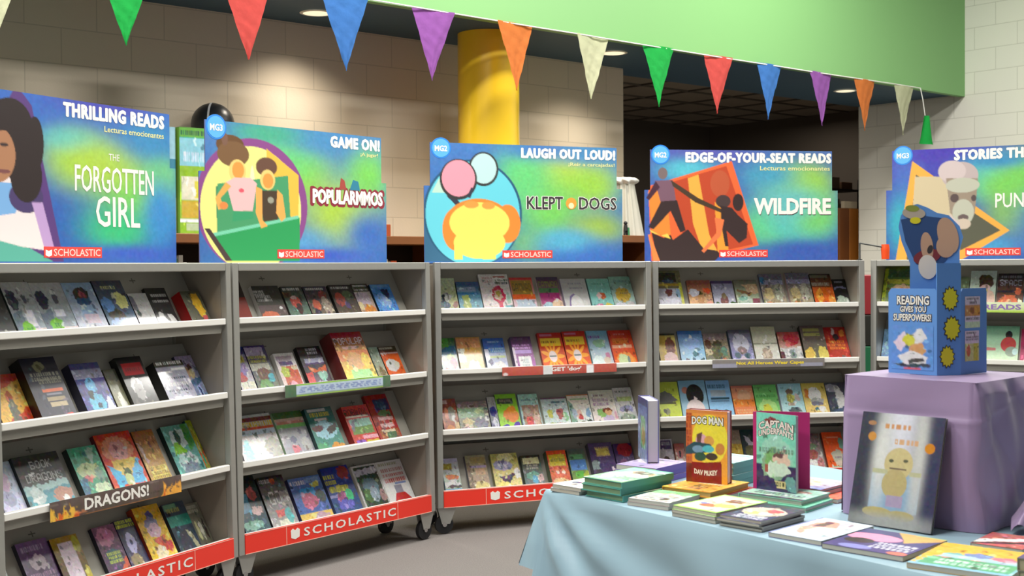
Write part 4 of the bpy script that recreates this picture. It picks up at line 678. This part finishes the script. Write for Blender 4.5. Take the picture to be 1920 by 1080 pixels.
for (z0,z1,h,n,l) in ((0,.84,'1f6f4a','green_crate','green crate at the bottom behind the gap between two right racks'),(.841,1.06,'20211d','black_crate','black crate stacked on the green one behind the right gap'),(1.061,1.34,'8c1f28','red_crate','dark red crate topping the stack behind the right gap')):
    o=MB().bbox(-.09,.09,0,.2,z0+.0005,z1,.006).build(n,mat(n,h,.5,noise=.15,scale=9),M=T(2.45,8.75,0)@RZ(-.25)); tag(o,l,'crate')
# ---------------------------------------------------------------- table with pale blue cloth
O=Vector((.101,3.767,0)); TA=R(-53.1); TM=T(O.x,O.y,0)@RZ(TA)     # local +x along the front edge to the right, +y into the table
TL,TW,TZ=1.95,.98,.74
t=thing('folding_table','black-legged folding table under the pale blue cloth','table',TM)
MB().bbox(.02,TL-.02,.02,TW-.02,TZ-.035,TZ-.003,.006).build('tabletop',mat('table_plastic','b8b5ac',.6),t)
blk=mat('black_steel','101214',.4,metal=.3)
for x in (.10,TL-.12):
    for y in (.10,TW-.12): MB().box(x,x+.03,y,y+.03,0.0,TZ-.035).build('leg',blk,t)
for x in (.10,TL-.12): MB().box(x+.004,x+.026,.13,TW-.12,TZ-.075,TZ-.045).build('leg_crossbar',blk,t)
MB().prism([(.13,TZ-.29),(.20,TZ-.27),(.19,TZ-.25),(.13,TZ-.262)],.10,.13,axis=1).build('leg_brace',blk,t)
clm=mat('blue_tablecloth','98b6c7',.4,noise=.03,scale=5,bump=.08,sheen=.1)
cl=MB()
cl.grid(lambda a,b:(-.001+(TL+.002)*a,-.001+(TW+.002)*b,TZ+.0006),40,20)
def hem(s):   # drop along the front edge
    return .235+.40*min(1,max(0,(s-.055)/.03))**.7 if s<.09 else .63
def front(a,b):
    s=(a**1.35)*TL; d=hem(s)*b
    dia=s*1.0-d*1.05
    k=min(1,d/.16)
    rad=math.atan2(d+.02,s+.03)                      # creases fanning out from the corner
    off=.006+.05*d+k*(min(1,s/.12)*.022*math.exp(-s*1.6)*math.sin(rad*15+.5)+.015*math.sin(dia*9+2.6)*(.3+min(1,s))+.006*abs(math.sin(dia*5+1))+.004*math.sin(s*31-d*7+math.sin(s*5)*2))
    x=s; c=math.exp(-s*7)
    x-=c*d*.30; off+=c*d*.16
    if b<1e-6: off=.001
    return (x,-max(off,.001),TZ+.0006-min(d,d))
cl.grid(front,150,34)
def end(a,b):
    s=a*TW; d=b*(.235+.06*min(1,s*4)+.03*math.sin(s*13))
    k=min(1,d/.1); c=math.exp(-s*7)
    off=.006+.14*d+k*.012*math.sin(s*23+d*6)+c*d*.18
    y=s-c*d*.16
    if b<1e-6: off=.001
    return (-off,y,TZ+.0006-d)
cl.grid(lambda a,b:end(1-a,b),60,18)
cl.grid(lambda a,b:(TL+.001+b*.05,TW*a,TZ+.0006-b*.5),20,8)
cl.grid(lambda a,b:(TL*(1-a),TW+.001+b*(.05+.02*math.sin(a*40)),TZ+.0006-b*.5),60,8)
# under layer showing below the corner
def und(a,b):
    return (-.05+.10*a+.02*b*(a-.5),.012+.008*math.sin(a*11),TZ-.16-.40*b)
cl.grid(und,14,14)
o=cl.build('tablecloth',clm,M=TM); tag(o,'pale blue plastic tablecloth draped over the display table','tablecloth')

# ---------------------------------------------------------------- flat books on the table
def flat(label,N,ang,dw,dh,z0,tk,rec,spine,right=False,hard=False,group=None,pages=PAPERG,res=.003,name='book'):
    """N near corner; cover height runs along ang, width towards ang+90"""
    a=R(ang); xd=Vector((math.cos(a-math.pi/2),math.sin(a-math.pi/2),0)); yd=Vector((0,0,-1)); zd=Vector((math.cos(a),math.sin(a),0))
    o=Vector((N[0],N[1],TZ+.0012+z0+tk))-xd*dw
    M=Matrix(((xd.x,yd.x,zd.x,o.x),(xd.y,yd.y,zd.y,o.y),(xd.z,yd.z,zd.z,o.z),(0,0,0,1)))
    return book(label,dw,dh,tk-.0004,rec,spine,M,group,hard,right,res,pages,m=PRINTM,name=name)
ORD=['bottom','second from bottom','third from bottom','fourth from bottom','top']
def stack(n,N,ang,dw,dh,z0,tk,rec,spine,desc,right=False,hard=False,jit=.006,seed=0,pages=PAPERG):
    rng=random.Random(seed)
    for i in range(n):
        nm='top' if i==n-1 else ORD[i]
        j=0 if i==n-1 else 1
        flat(f'{nm} book of {desc}',(N[0]+j*rng.uniform(-jit,jit),N[1]+j*rng.uniform(-jit,jit)),ang+j*rng.uniform(-2,2),dw,dh,z0+i*tk,tk,rec,spine,right,hard,desc,pages,res=.003 if i==n-1 else .02)
MAGW='g,cbb,bbb;e,30,30,20,14,556;e,65,50,26,16,eee;e,40,70,18,12,889;t,10,84,90,94,777;n,30'
stack(2,(.198,3.653),44,.115,.18,0,.011,'g,ddd,ccc;r,0,0,40,100,eee;e,35,62,14,8,445;e,70,30,12,8,566;t,10,75,90,90,889;n,30','999','the thin grey magazine pile at the table corner',seed=1)
GR='g,9cb,8dba8a;e,60,40,36,20,da8;e,70,50,30,12,eec;e,62,30,22,10,776;e,30,60,18,30,cde;r,0,0,100,6,6b9;t,8,80,90,94,acd;n,18'
stack(3,(.309,3.538),44,.15,.234,0,.0195,GR,'4f9e94','the three green hardcovers at the table corner',right=True,hard=True,jit=.004,seed=2,pages=mat('green_page_edge','7f9b78',.7,noise=.2,scale=40))
stack(2,(.429,3.423),51,.135,.165,0,.0105,'g,9b9,ccc;r,0,0,100,30,8c8;e,55,40,34,14,ecb;e,40,70,30,12,aaa;e,70,75,10,8,544;t,10,86,90,96,a77;n,30','baa','the small pinkish comic pile beside the green hardcovers',seed=3)
flat('orange yellow comic lying under the upright yellow hardcover',(.56,3.533),49,.165,.215,.012,.018,'g,db4,e94;t,30,10,80,50,eec;t,40,55,70,90,875;n,18','e9a23a',hard=True,pages=mat('yellow_page_edge','c9a862',.7))
flat('dark red paperback lying beneath the orange yellow comic',(.575,3.53),50,.16,.235,0,.0118,'g,823,512;n,10','3a2630')
stack(3,(.529,3.246),42,.148,.223,0,.0095,'g,ad7,9d5;r,6,6,94,94,cdb;e,55,45,40,26,eca;e,35,35,16,12,fff;e,60,30,18,10,8a5a3a;e,70,60,22,10,dc6;e,45,70,16,8,c64;e,30,60,8,6,56b;t,55,20,90,32,988;n,14','9a9488','the lime green picture book pile at the front edge',seed=4)
stack(4,(.624,3.134),44,.128,.20,0,.0071,'g,334,225;e,50,45,46,28,cba;e,35,60,16,10,dc7;e,65,35,18,10,b55;t,20,74,90,96,ccd;e,60,55,14,8,eee;n,26','a59a90','the navy and white comic pile at the front edge',seed=5)
flat('teal comic lying on top beneath the upright green hardcover',(.787,3.397),48,.20,.163,.0145,.0155,'g,9cb,acb;e,30,40,26,16,dde;t,15,60,90,80,566;r,0,88,100,100,445;e,70,30,16,10,b98;n,26','8fc4ab',hard=True)
flat('lower teal comic beneath the upright green hardcover',(.795,3.38),50,.19,.165,0,.0143,'g,7ca,8db;n,14','78c4a4',hard=True)
TG='g,bdd,9cc;e,50,50,40,20,dee;t,20,10,80,24,688;n,16'
stack(4,(.668,3.772),49,.125,.17,0,.0185,TG,'5f9c96','the tall teal pile behind the two upright hardcovers',hard=True,seed=6,right=True)
PU_='g,cbd,a9c;e,40,40,30,20,dcd;t,30,10,90,22,88a;n,12'
stack(3,(.44,3.83),50,.15,.18,0,.0166,PU_,'7a62b8','the lilac pile behind the green hardcovers',seed=7,right=True)
flat('scarlet book at the bottom of the pile left of purple box',(.915,3.51),46,.17,.17,0,.012,'g,c33,d64;n,14','b33a2a')
flat('dark green book in the pile left of purple box',(.880,3.555),46,.18,.175,.012,.012,'g,465,354;n,14','3f5a48')
flat('blue and white picture book topping pile left of purple box',(.879,3.557),46,.18,.17,.024,.007,'g,dcc,88b;e,40,40,34,18,eca;e,60,60,20,14,dba;r,0,85,100,100,88c;n,20','8888c0')
flat('thin white picture book with purple edge on the front edge',(.737,2.981),44,.150,.245,.0,.012,'g,def,cde;r,0,0,5,100,77b;e,40,45,24,34,c98;e,35,30,10,14,644;e,60,60,26,20,eec;t,55,10,95,26,b9a;n,14','8a86b8')
flat('purple picture book with pink shape lying before the silver book',(.881,2.815),46,.206,.228,0,.0125,'g,447,437;e,30,38,34,17,e9b;e,24,60,18,12,322;p,40,0,62,30,70,45,100,14,100,0,da6;r,62,0,100,4,bc8;e,35,88,20,9,88c;t,46,54,94,84,dde;e,88,92,12,7,d76;n,8','4a4a6a')
flat('yellow and green picture book at the bottom right front',(1.048,2.626),52,.222,.25,0,.0125,'g,6a8,8bc;r,8,60,96,96,5aa676;t,20,66,90,88,bdc;e,20,56,9,6,c98;e,55,50,14,10,c98;e,80,52,10,8,a9c;r,0,46,100,58,acd;p,0,100,0,0,100,0,100,38,60,44,20,40,eab23c;e,50,38,14,9,78b;e,78,42,12,7,d78;r,0,92,100,100,8bd;n,14','d8b060')
flat('red and black graphic book lying at the right beside purple box',(1.176,2.874),50,.12,.15,0,.013,'g,a55,c66;p,0,60,100,10,100,30,0,90,eee;p,0,90,100,40,100,60,0,100,422;n,20','6a2a30')
stack(2,(1.181,2.512),50,.16,.22,0,.028,'g,547,436;n,10','8d8670','the thick beige-edged pile at the lower right corner',hard=True,seed=9,pages=mat('beige_page_edge','b8ab8a',.8,noise=.15,scale=90))

# ---------------------------------------------------------------- upright books on the table
def upright(label,P,ang,w,h,tk,rec,spine,z,lean=0,**k):
    M=T(P[0],P[1],TZ+.0012+z)@RZ(R(ang))@RX(-lean)
    return book(label,w,h,tk,rec,spine,M,res=.0021,**k)
b=upright('upright yellow orange hardcover with white lettering and dark red base',(.517,3.719),-32,.131,.215,.034,'g,e94,ea3;r,0,0,16,100,c63;t,0,0,13,100,a42;e,58,40,42,34,ed4;r,0,0,100,5,d84;r,14,72,86,100,811;r,0,74,14,100,721;p,14,74,84,69,84,80,14,80,811;e,38,42,14,9,dab;p,26,34,40,30,36,46,28,48,644;e,56,42,12,7,d9a050;p,0,52,20,44,60,46,66,56,30,60,0,62,2a4a5a;e,30,54,14,5,79b;e,54,53,14,5,5bc;e,82,52,11,8,c84;e,35,64,14,6,354;e,62,63,14,5,433;n,8','7e1c14',.0302,hard=True,pages=mat('pink_page_edge','d8c2c6',.7))
text('title_backing','DOG MAN',.017,.120,.170,.197,-.0004,inkd,b,ext=.0003,bold=.09,arc=.002); text('title_lettering','DOG MAN',.019,.118,.172,.195,-.0009,white,b,ext=.0003,bold=.03,arc=.002)
text('author_lettering','DAV PILKEY',.026,.100,.026,.041,-.0006,white,b,ext=.0003,bold=.04,arc=-.004)
t=thing('book','half-open upright green and magenta hardcover with white arched lettering','book',T(.702,3.590,TZ+.0012+.0302)@RZ(R(-46)))
rec='g,7cb,8ca;e,50,55,40,26,9cb;r,0,66,100,100,325;e,46,66,30,22,8a8;e,40,60,16,14,7a6;e,64,58,20,12,dba;e,56,52,10,5,644;e,54,72,30,10,cdc;r,22,66,30,76,a54;t,4,44,96,52,687;e,88,90,14,10,6a9a9a;r,22,86,74,95,dcc890;t,26,87,72,94,332;e,40,10,20,4,833;e,20,90,30,10,325;n,12'
vs,fs,im=art_grid(rec,.132,.221,62,104,seed=6); cols=[tuple(c) for c in im]
boxcol(vs,fs,cols,0,.132,.0004,.003,0,.221,tuple(c3('9fc8b8'))); link('front_cover',colmesh('front_cover',vs,fs,cols,PRINT),t)
MB().box(.002,.128,.0032,.018,.003,.218).build('pages',mat('grey_page_edge','a8a8a4',.7),t)
mg=mat('magenta_board','b0226a',.45)
MB().box(-.012,0,.0,.003,0,.221).box(-.012,-.009,.003,.03,0,.221).build('spine',mg,t)
MB().prism([(-.009,.03),(.118,.092),(.117,.095),(-.011,.033)][::-1],0,.221,axis=2).build('back_cover',mg,t)
for (s,z0,z1,a_) in (('CAPTAIN',.170,.192,.010),('UNDERPANTS',.150,.168,.012)):
    text('title_backing',s,.006,.126,z0-.001,z1+.001,-.0004,inkd,t,ext=.0003,bold=.08,arc=a_); text('title_lettering',s,.008,.124,z0,z1,-.0009,mat('title_pink_white','ead9d4',.5),t,ext=.0003,bold=.03,arc=a_)
M=T(.423,3.93,TZ+.0012+.0502)@RZ(R(-85))
# blue book standing with its fore edge towards the camera
M=T(.423-.15*math.cos(R(-85)),3.93-.15*math.sin(R(-85)),TZ+.0012+.0502)@RZ(R(-85))
book('upright blue hardcover standing edge-on behind the green hardcovers',.15,.20,.038,'g,56a,89b;r,30,30,80,80,7a8;e,60,60,20,14,9a8a5a;r,0,0,100,12,447;n,30','6a6eae',M,hard=True,pages=mat('lilac_page_edge','c9c3cc',.7))
b=upright('large silver foil hardcover leaning on the purple box',(1.036-.232*math.cos(R(-46)),3.09-.232*math.sin(R(-46))),-46,.232,.292,.012,'g,445,667;b,50,10,22,90,eef;b,8,50,16,80,445;b,94,60,14,80,446;r,22,52,80,86,9bd;b,75,40,8,60,ddd;b,30,40,10,40,eee;e,52,44,17,14,dc9;e,50,62,15,13,cb8;r,43,72,62,82,bac;e,34,88,18,4.5,cb7;e,62,89,16,4.5,cb7;r,22,50,40,54,cca;r,66,50,80,54,cca;e,43,42,3,1.5,665;e,60,41,3,1.5,665;r,42,48,62,49.2,876;b,50,96,60,8,bbb;t,30,9,62,15,dda070;t,40,22,72,28,e8b890;e,16,22,5,4,dc9a50;e,86,28,6,4.5,e09030;e,14,10,5,2,b86;n,6','6a6a6c',.0036,lean=math.asin(.080/.292),m=FOIL,hard=True)  # white glare down the centre and dark sides painted into the cover
b['label']='large silver foil hardcover with yellow figure leaning on purple box'

# ---------------------------------------------------------------- purple cloth-covered box
BX=Vector((1.159,3.117)); BA=R(-46)        # local x along the left-front face towards the near corner
S=.372; BH=.375
Lc=BX-Vector((math.cos(BA),math.sin(BA)))*S
BM=T(Lc.x,Lc.y,TZ+.0016)@RZ(BA)
pc=mat('lilac_cloth','9c86ac',.42,noise=.03,scale=6,bump=.06,sheen=.15)
t=thing('cloth_covered_box','purple plastic cloth wrapped box standing on the blue table','display box',BM)
MB().box(.02,S-.02,.02,S-.02,.0,BH-.02).build('inner_carton',mat('carton_brown','8a6d4a',.8),t)
b=MB(); cr=.012
def per(s):
    """rounded square perimeter, s in 0..4"""
    k=int(s)%4; f=s-int(s)
    q=[((0,0),(1,0)),((1,0),(1,1)),((1,1),(0,1)),((0,1),(0,0))][k]
    (x0,y0),(x1,y1)=q; return x0+(x1-x0)*f,y0+(y1-y0)*f,[(0,-1),(1,0),(0,1),(-1,0)][k],k,f
def sidef(a,bb):
    s=a*4-1e-9 if a>=1 else a*4
    x,y,n,k,f=per(s); z=BH*(1-bb); d=bb*BH
    off=.001+.012*bb
    if k==1:
        off+=min(1,d/.03)*(.010*abs(math.sin((f*1.2-d*2.2)*5.5))+.007*abs(math.sin((f+d*2.6)*4.3+.8))+.004*math.sin(f*23-d*8))+.02*bb*f+.003*math.exp(-((d-.1+.1*f)/.006)**2)
    elif k==0:
        off+=.003*math.sin(f*7+d*9)*min(1,d/.05)+(.0022 if d>.10 else 0)+.004*math.exp(-((d-.1)/.006)**2)
    else: off+=.006*math.sin(f*19+d*7)*bb
    # soften corners
    cxx,cyy=x-.5,y-.5; r=1
    e=min(f,1-f)
    if e<.04: off-=.006*(1-e/.04)
    z+= -.004*math.exp(-(d/.01)**2)*0
    return (x*S+n[0]*off,y*S+n[1]*off,max(z,.0005))
b.grid(sidef,320,60)
b.grid(lambda a,c:(a*S,c*S,BH+.0006*math.sin(a*9+c*5)),16,16)
b.build('cloth_cover',pc,t)
# gathered tail of cloth at the right side
b=MB()
def tail(a,c):
    th=2*math.pi*a; r=.012+.045*(1-c)**1.5
    return (S+.03+.05*(1-c)+r*math.cos(th)*.5+.02*math.sin(c*3),.10+.24*c+r*math.sin(th)*(1+.2*math.sin(3*th)),max(.004,.006+.20*c+.012*math.sin(th*4)*(1-c)+abs(r*math.sin(th*.5))*.3))
b.grid(tail,30,14).build('gathered_fold',pc,t)

# ---------------------------------------------------------------- blue folded standee on the box
blue=mat('standee_blue','5f92d6',.5,noise=.03,scale=8)
SM=T(0,0,TZ+.0012+BH+.0012)
t=thing('standee','blue folding cardboard standee with yellow bursts on the purple box','standee',SM)
def panel(name,p,q,prof,m=blue,th=.003):
    p=Vector(p);q=Vector(q); d=(q-p); L=d.length; a=math.atan2(d.y,d.x); M=T(p.x,p.y,0)@RZ(a)
    return MB().prism([(x*L,z) for x,z in prof],0,th,axis=1).build(name,m,t,M),L
def rr(h,n=4,r=.06):
    return [(0,0),(1,0),(1,h-.01),(.97,h),(.06,h),(0,h-.012)]
A=(1.036,3.435);B=(1.133,3.328);C_=(1.203,3.345);D=(1.299,3.416)
lp,Ll=panel('left_panel',A,B,rr(.232))
cp,Lcn=panel('centre_panel',B,C_,[(0,0),(1,0),(1,.30),(0,.30)])
rp,Lr=panel('right_panel',C_,D,rr(.232))
for (s,x0,x1,z0,z1) in (('READING',.03,.135,.188,.212),('GIVES YOU',.04,.125,.168,.184),('SUPERPOWERS!',.018,.142,.144,.163)):
    x0*=Ll/.16;x1*=Ll/.16
    text('lettering_outline',s,x0-.002,x1+.002,z0-.002,z1+.002,-.0006,inkd,lp,bold=.09); text('lettering',s,x0,x1,z0,z1,-.0014,white,lp,bold=.02)
def flatart(parent,rec,x0,z0,w,h,name,nx=44,ny=44,mask=None):
    vs,fs,im=art_grid(rec,w,h,nx,ny,y=-.0007,x0=x0,z0=z0,seed=4)
    if mask: fs=[f for f in fs if mask((sum(vs[k][0] for k in f)/4-x0)/w,(sum(vs[k][2] for k in f)/4-z0)/h)]
    link(name,colmesh(name,vs,fs,[tuple(c) for c in im],PRINTM),parent)
flatart(lp,'g,5f92d6,5f92d6;p,5,40,30,15,45,35,20,60,dcd;p,50,25,70,5,85,30,60,50,ddd;e,42,34,14,12,cc4;e,62,55,20,16,c96;p,15,70,50,55,85,70,80,85,30,90,ddd;p,40,78,75,72,78,80,45,86,444;r,30,95,70,99,d5555a;p,5,88,90,84,85,92,15,94,345;n,10',.01,.012,Ll-.02,.12,'book_drawing')
brst=mat('burst_yellow','d8cf2a',.5)
for (x,z,r_) in ((.55,.205,.026),(.62,.125,.027),(.42,.05,.024)):
    pts=[]
    for i in range(26):
        a=2*math.pi*i/26; q=r_*(1.18 if i%2 else .92); pts.append((x*Lcn+q*math.cos(a)*.85,z+q*math.sin(a)*1.15))
    MB().prism(pts[::-1],-.0012,-.0003,axis=1).build('burst_outline',inkd,cp)  # larger dark ink star that rims the burst
    MB().prism([(x*Lcn+(p_[0]-x*Lcn)*.86,z+(p_[1]-z)*.86) for p_ in pts][::-1],-.002,-.0012,axis=1).build('yellow_burst',brst,cp)
flatart(rp,'g,dcd,dcd;t,10,5,90,12,555;t,30,16,80,26,333;r,0,28,100,62,cb8e5a;e,50,45,22,10,975a30;r,60,32,100,60,d99440;r,0,62,100,80,dcd;t,5,66,95,76,333;r,0,80,100,100,cdb;n,14',.018*1,.125,Lr-.05,.085,'upper_picture')
flatart(rp,'g,dcd,dcd;t,10,4,80,12,555;t,5,18,95,34,333;r,0,42,100,100,cc8;r,60,42,90,100,c8c04a;e,25,65,14,20,c6644a;n,14',.018,.035,Lr-.055,.082,'lower_picture')
# tall centre header with a plain painted cape-like shape
Mh=T(1.088,3.412,0)@RZ(math.atan2(-.035,.122))
cutp=[(-.0,.0),(.128,.0),(.128,.335),(.137,.37),(.128,.40),(.10,.43),(.07,.437),(.045,.452),(.02,.462),(-.008,.455),(-.024,.43),(-.03,.40),(-.022,.36),(0,.30)]
hd=MB().prism([(x,z) for x,z in cutp],0,.003,axis=1).build('tall_header',blue,t,Mh)
shp=lambda pts,nm,m,y0: MB().prism(pts,.02-y0-.001,.02-y0,axis=1).build(nm,m,hd)
shp=lambda pts,nm,m,y0: MB().prism(pts,-y0-.0006,-y0,axis=1).build(nm,m,hd)
def ell(cx,cz,rx,rz,rot=0,n=26): return [(cx+rx*math.cos(a)*math.cos(rot)-rz*math.sin(a)*math.sin(rot),cz+rx*math.cos(a)*math.sin(rot)+rz*math.sin(a)*math.cos(rot)) for a in [2*math.pi*i/n for i in range(n)]]
tan=mat('tan_print','c09a82',.5)
shp([(-.024,.42),(-.012,.36),(.015,.30),(.06,.27),(.095,.31),(.12,.37),(.10,.42),(.03,.43)],'dark_blue_shape',mat('deep_blue_print','2c4a7c',.5),.0003)
shp(ell(.098,.375,.026,.05,.25),'tan_oval',tan,.0014)
shp(ell(.092,.345,.024,.03,.1),'tan_shape',tan,.0016)
shp(ell(.044,.345,.016,.04,.1),'tan_point',tan,.0017)
shp(ell(.044,.318,.036,.02,.25),'maroon_patch',mat('maroon_print','7d3038',.5),.0015)
shp(ell(.046,.29,.024,.033,.1),'white_patch',mat('cream_white_print','dcd4cc',.5),.0019)
shp(ell(.052,.338,.007,.012,-.3),'dark_patch',inkd,.0021)
shp(ell(.01,.437,.030,.016,-.1),'grey_patch',mat('grey_print','b5a89a',.5),.0016)
shp(ell(.014,.417,.014,.009,0),'yellow_patch',brst,.002)
shp(ell(.006,.45,.018,.009,-.1),'olive_patch',mat('olive_print','8a9440',.5),.0019)

# ---------------------------------------------------------------- light
w=bpy.data.worlds.new('world'); bpy.context.scene.world=w; w.use_nodes=True
w.node_tree.nodes['Background'].inputs[0].default_value=(.93,.96,1,1); w.node_tree.nodes['Background'].inputs[1].default_value=.2
def area(u,v,z,sx_,sy_,e,c=(1,.97,.92)):
    L=bpy.data.lights.new('ceiling_and_fill_lamp','AREA'); L.shape='RECTANGLE'; L.size=sx_; L.size_y=sy_; L.energy=e; L.color=c
    link('ceiling_and_fill_lamp',L,None,uv(u,v,z))
for u in (-1.5,1.5,4.5,7.5):
    for v in (2.3,4.5): area(u,v,4.7,1.2,.6,108*(.8 if v<3 else 1.2))
area(8.6,8.9,3.1,1.2,.6,40,(1,.9,.78)); area(11.6,8.6,3.1,.6,.6,8,(1,.9,.78))  # two fill lamps added to brighten the far room, not real fixtures
vs_=bpy.context.scene.view_settings; vs_.view_transform='Standard'; vs_.look='None'; vs_.gamma=1; vs_.exposure=0; vs_.use_curve_mapping=False
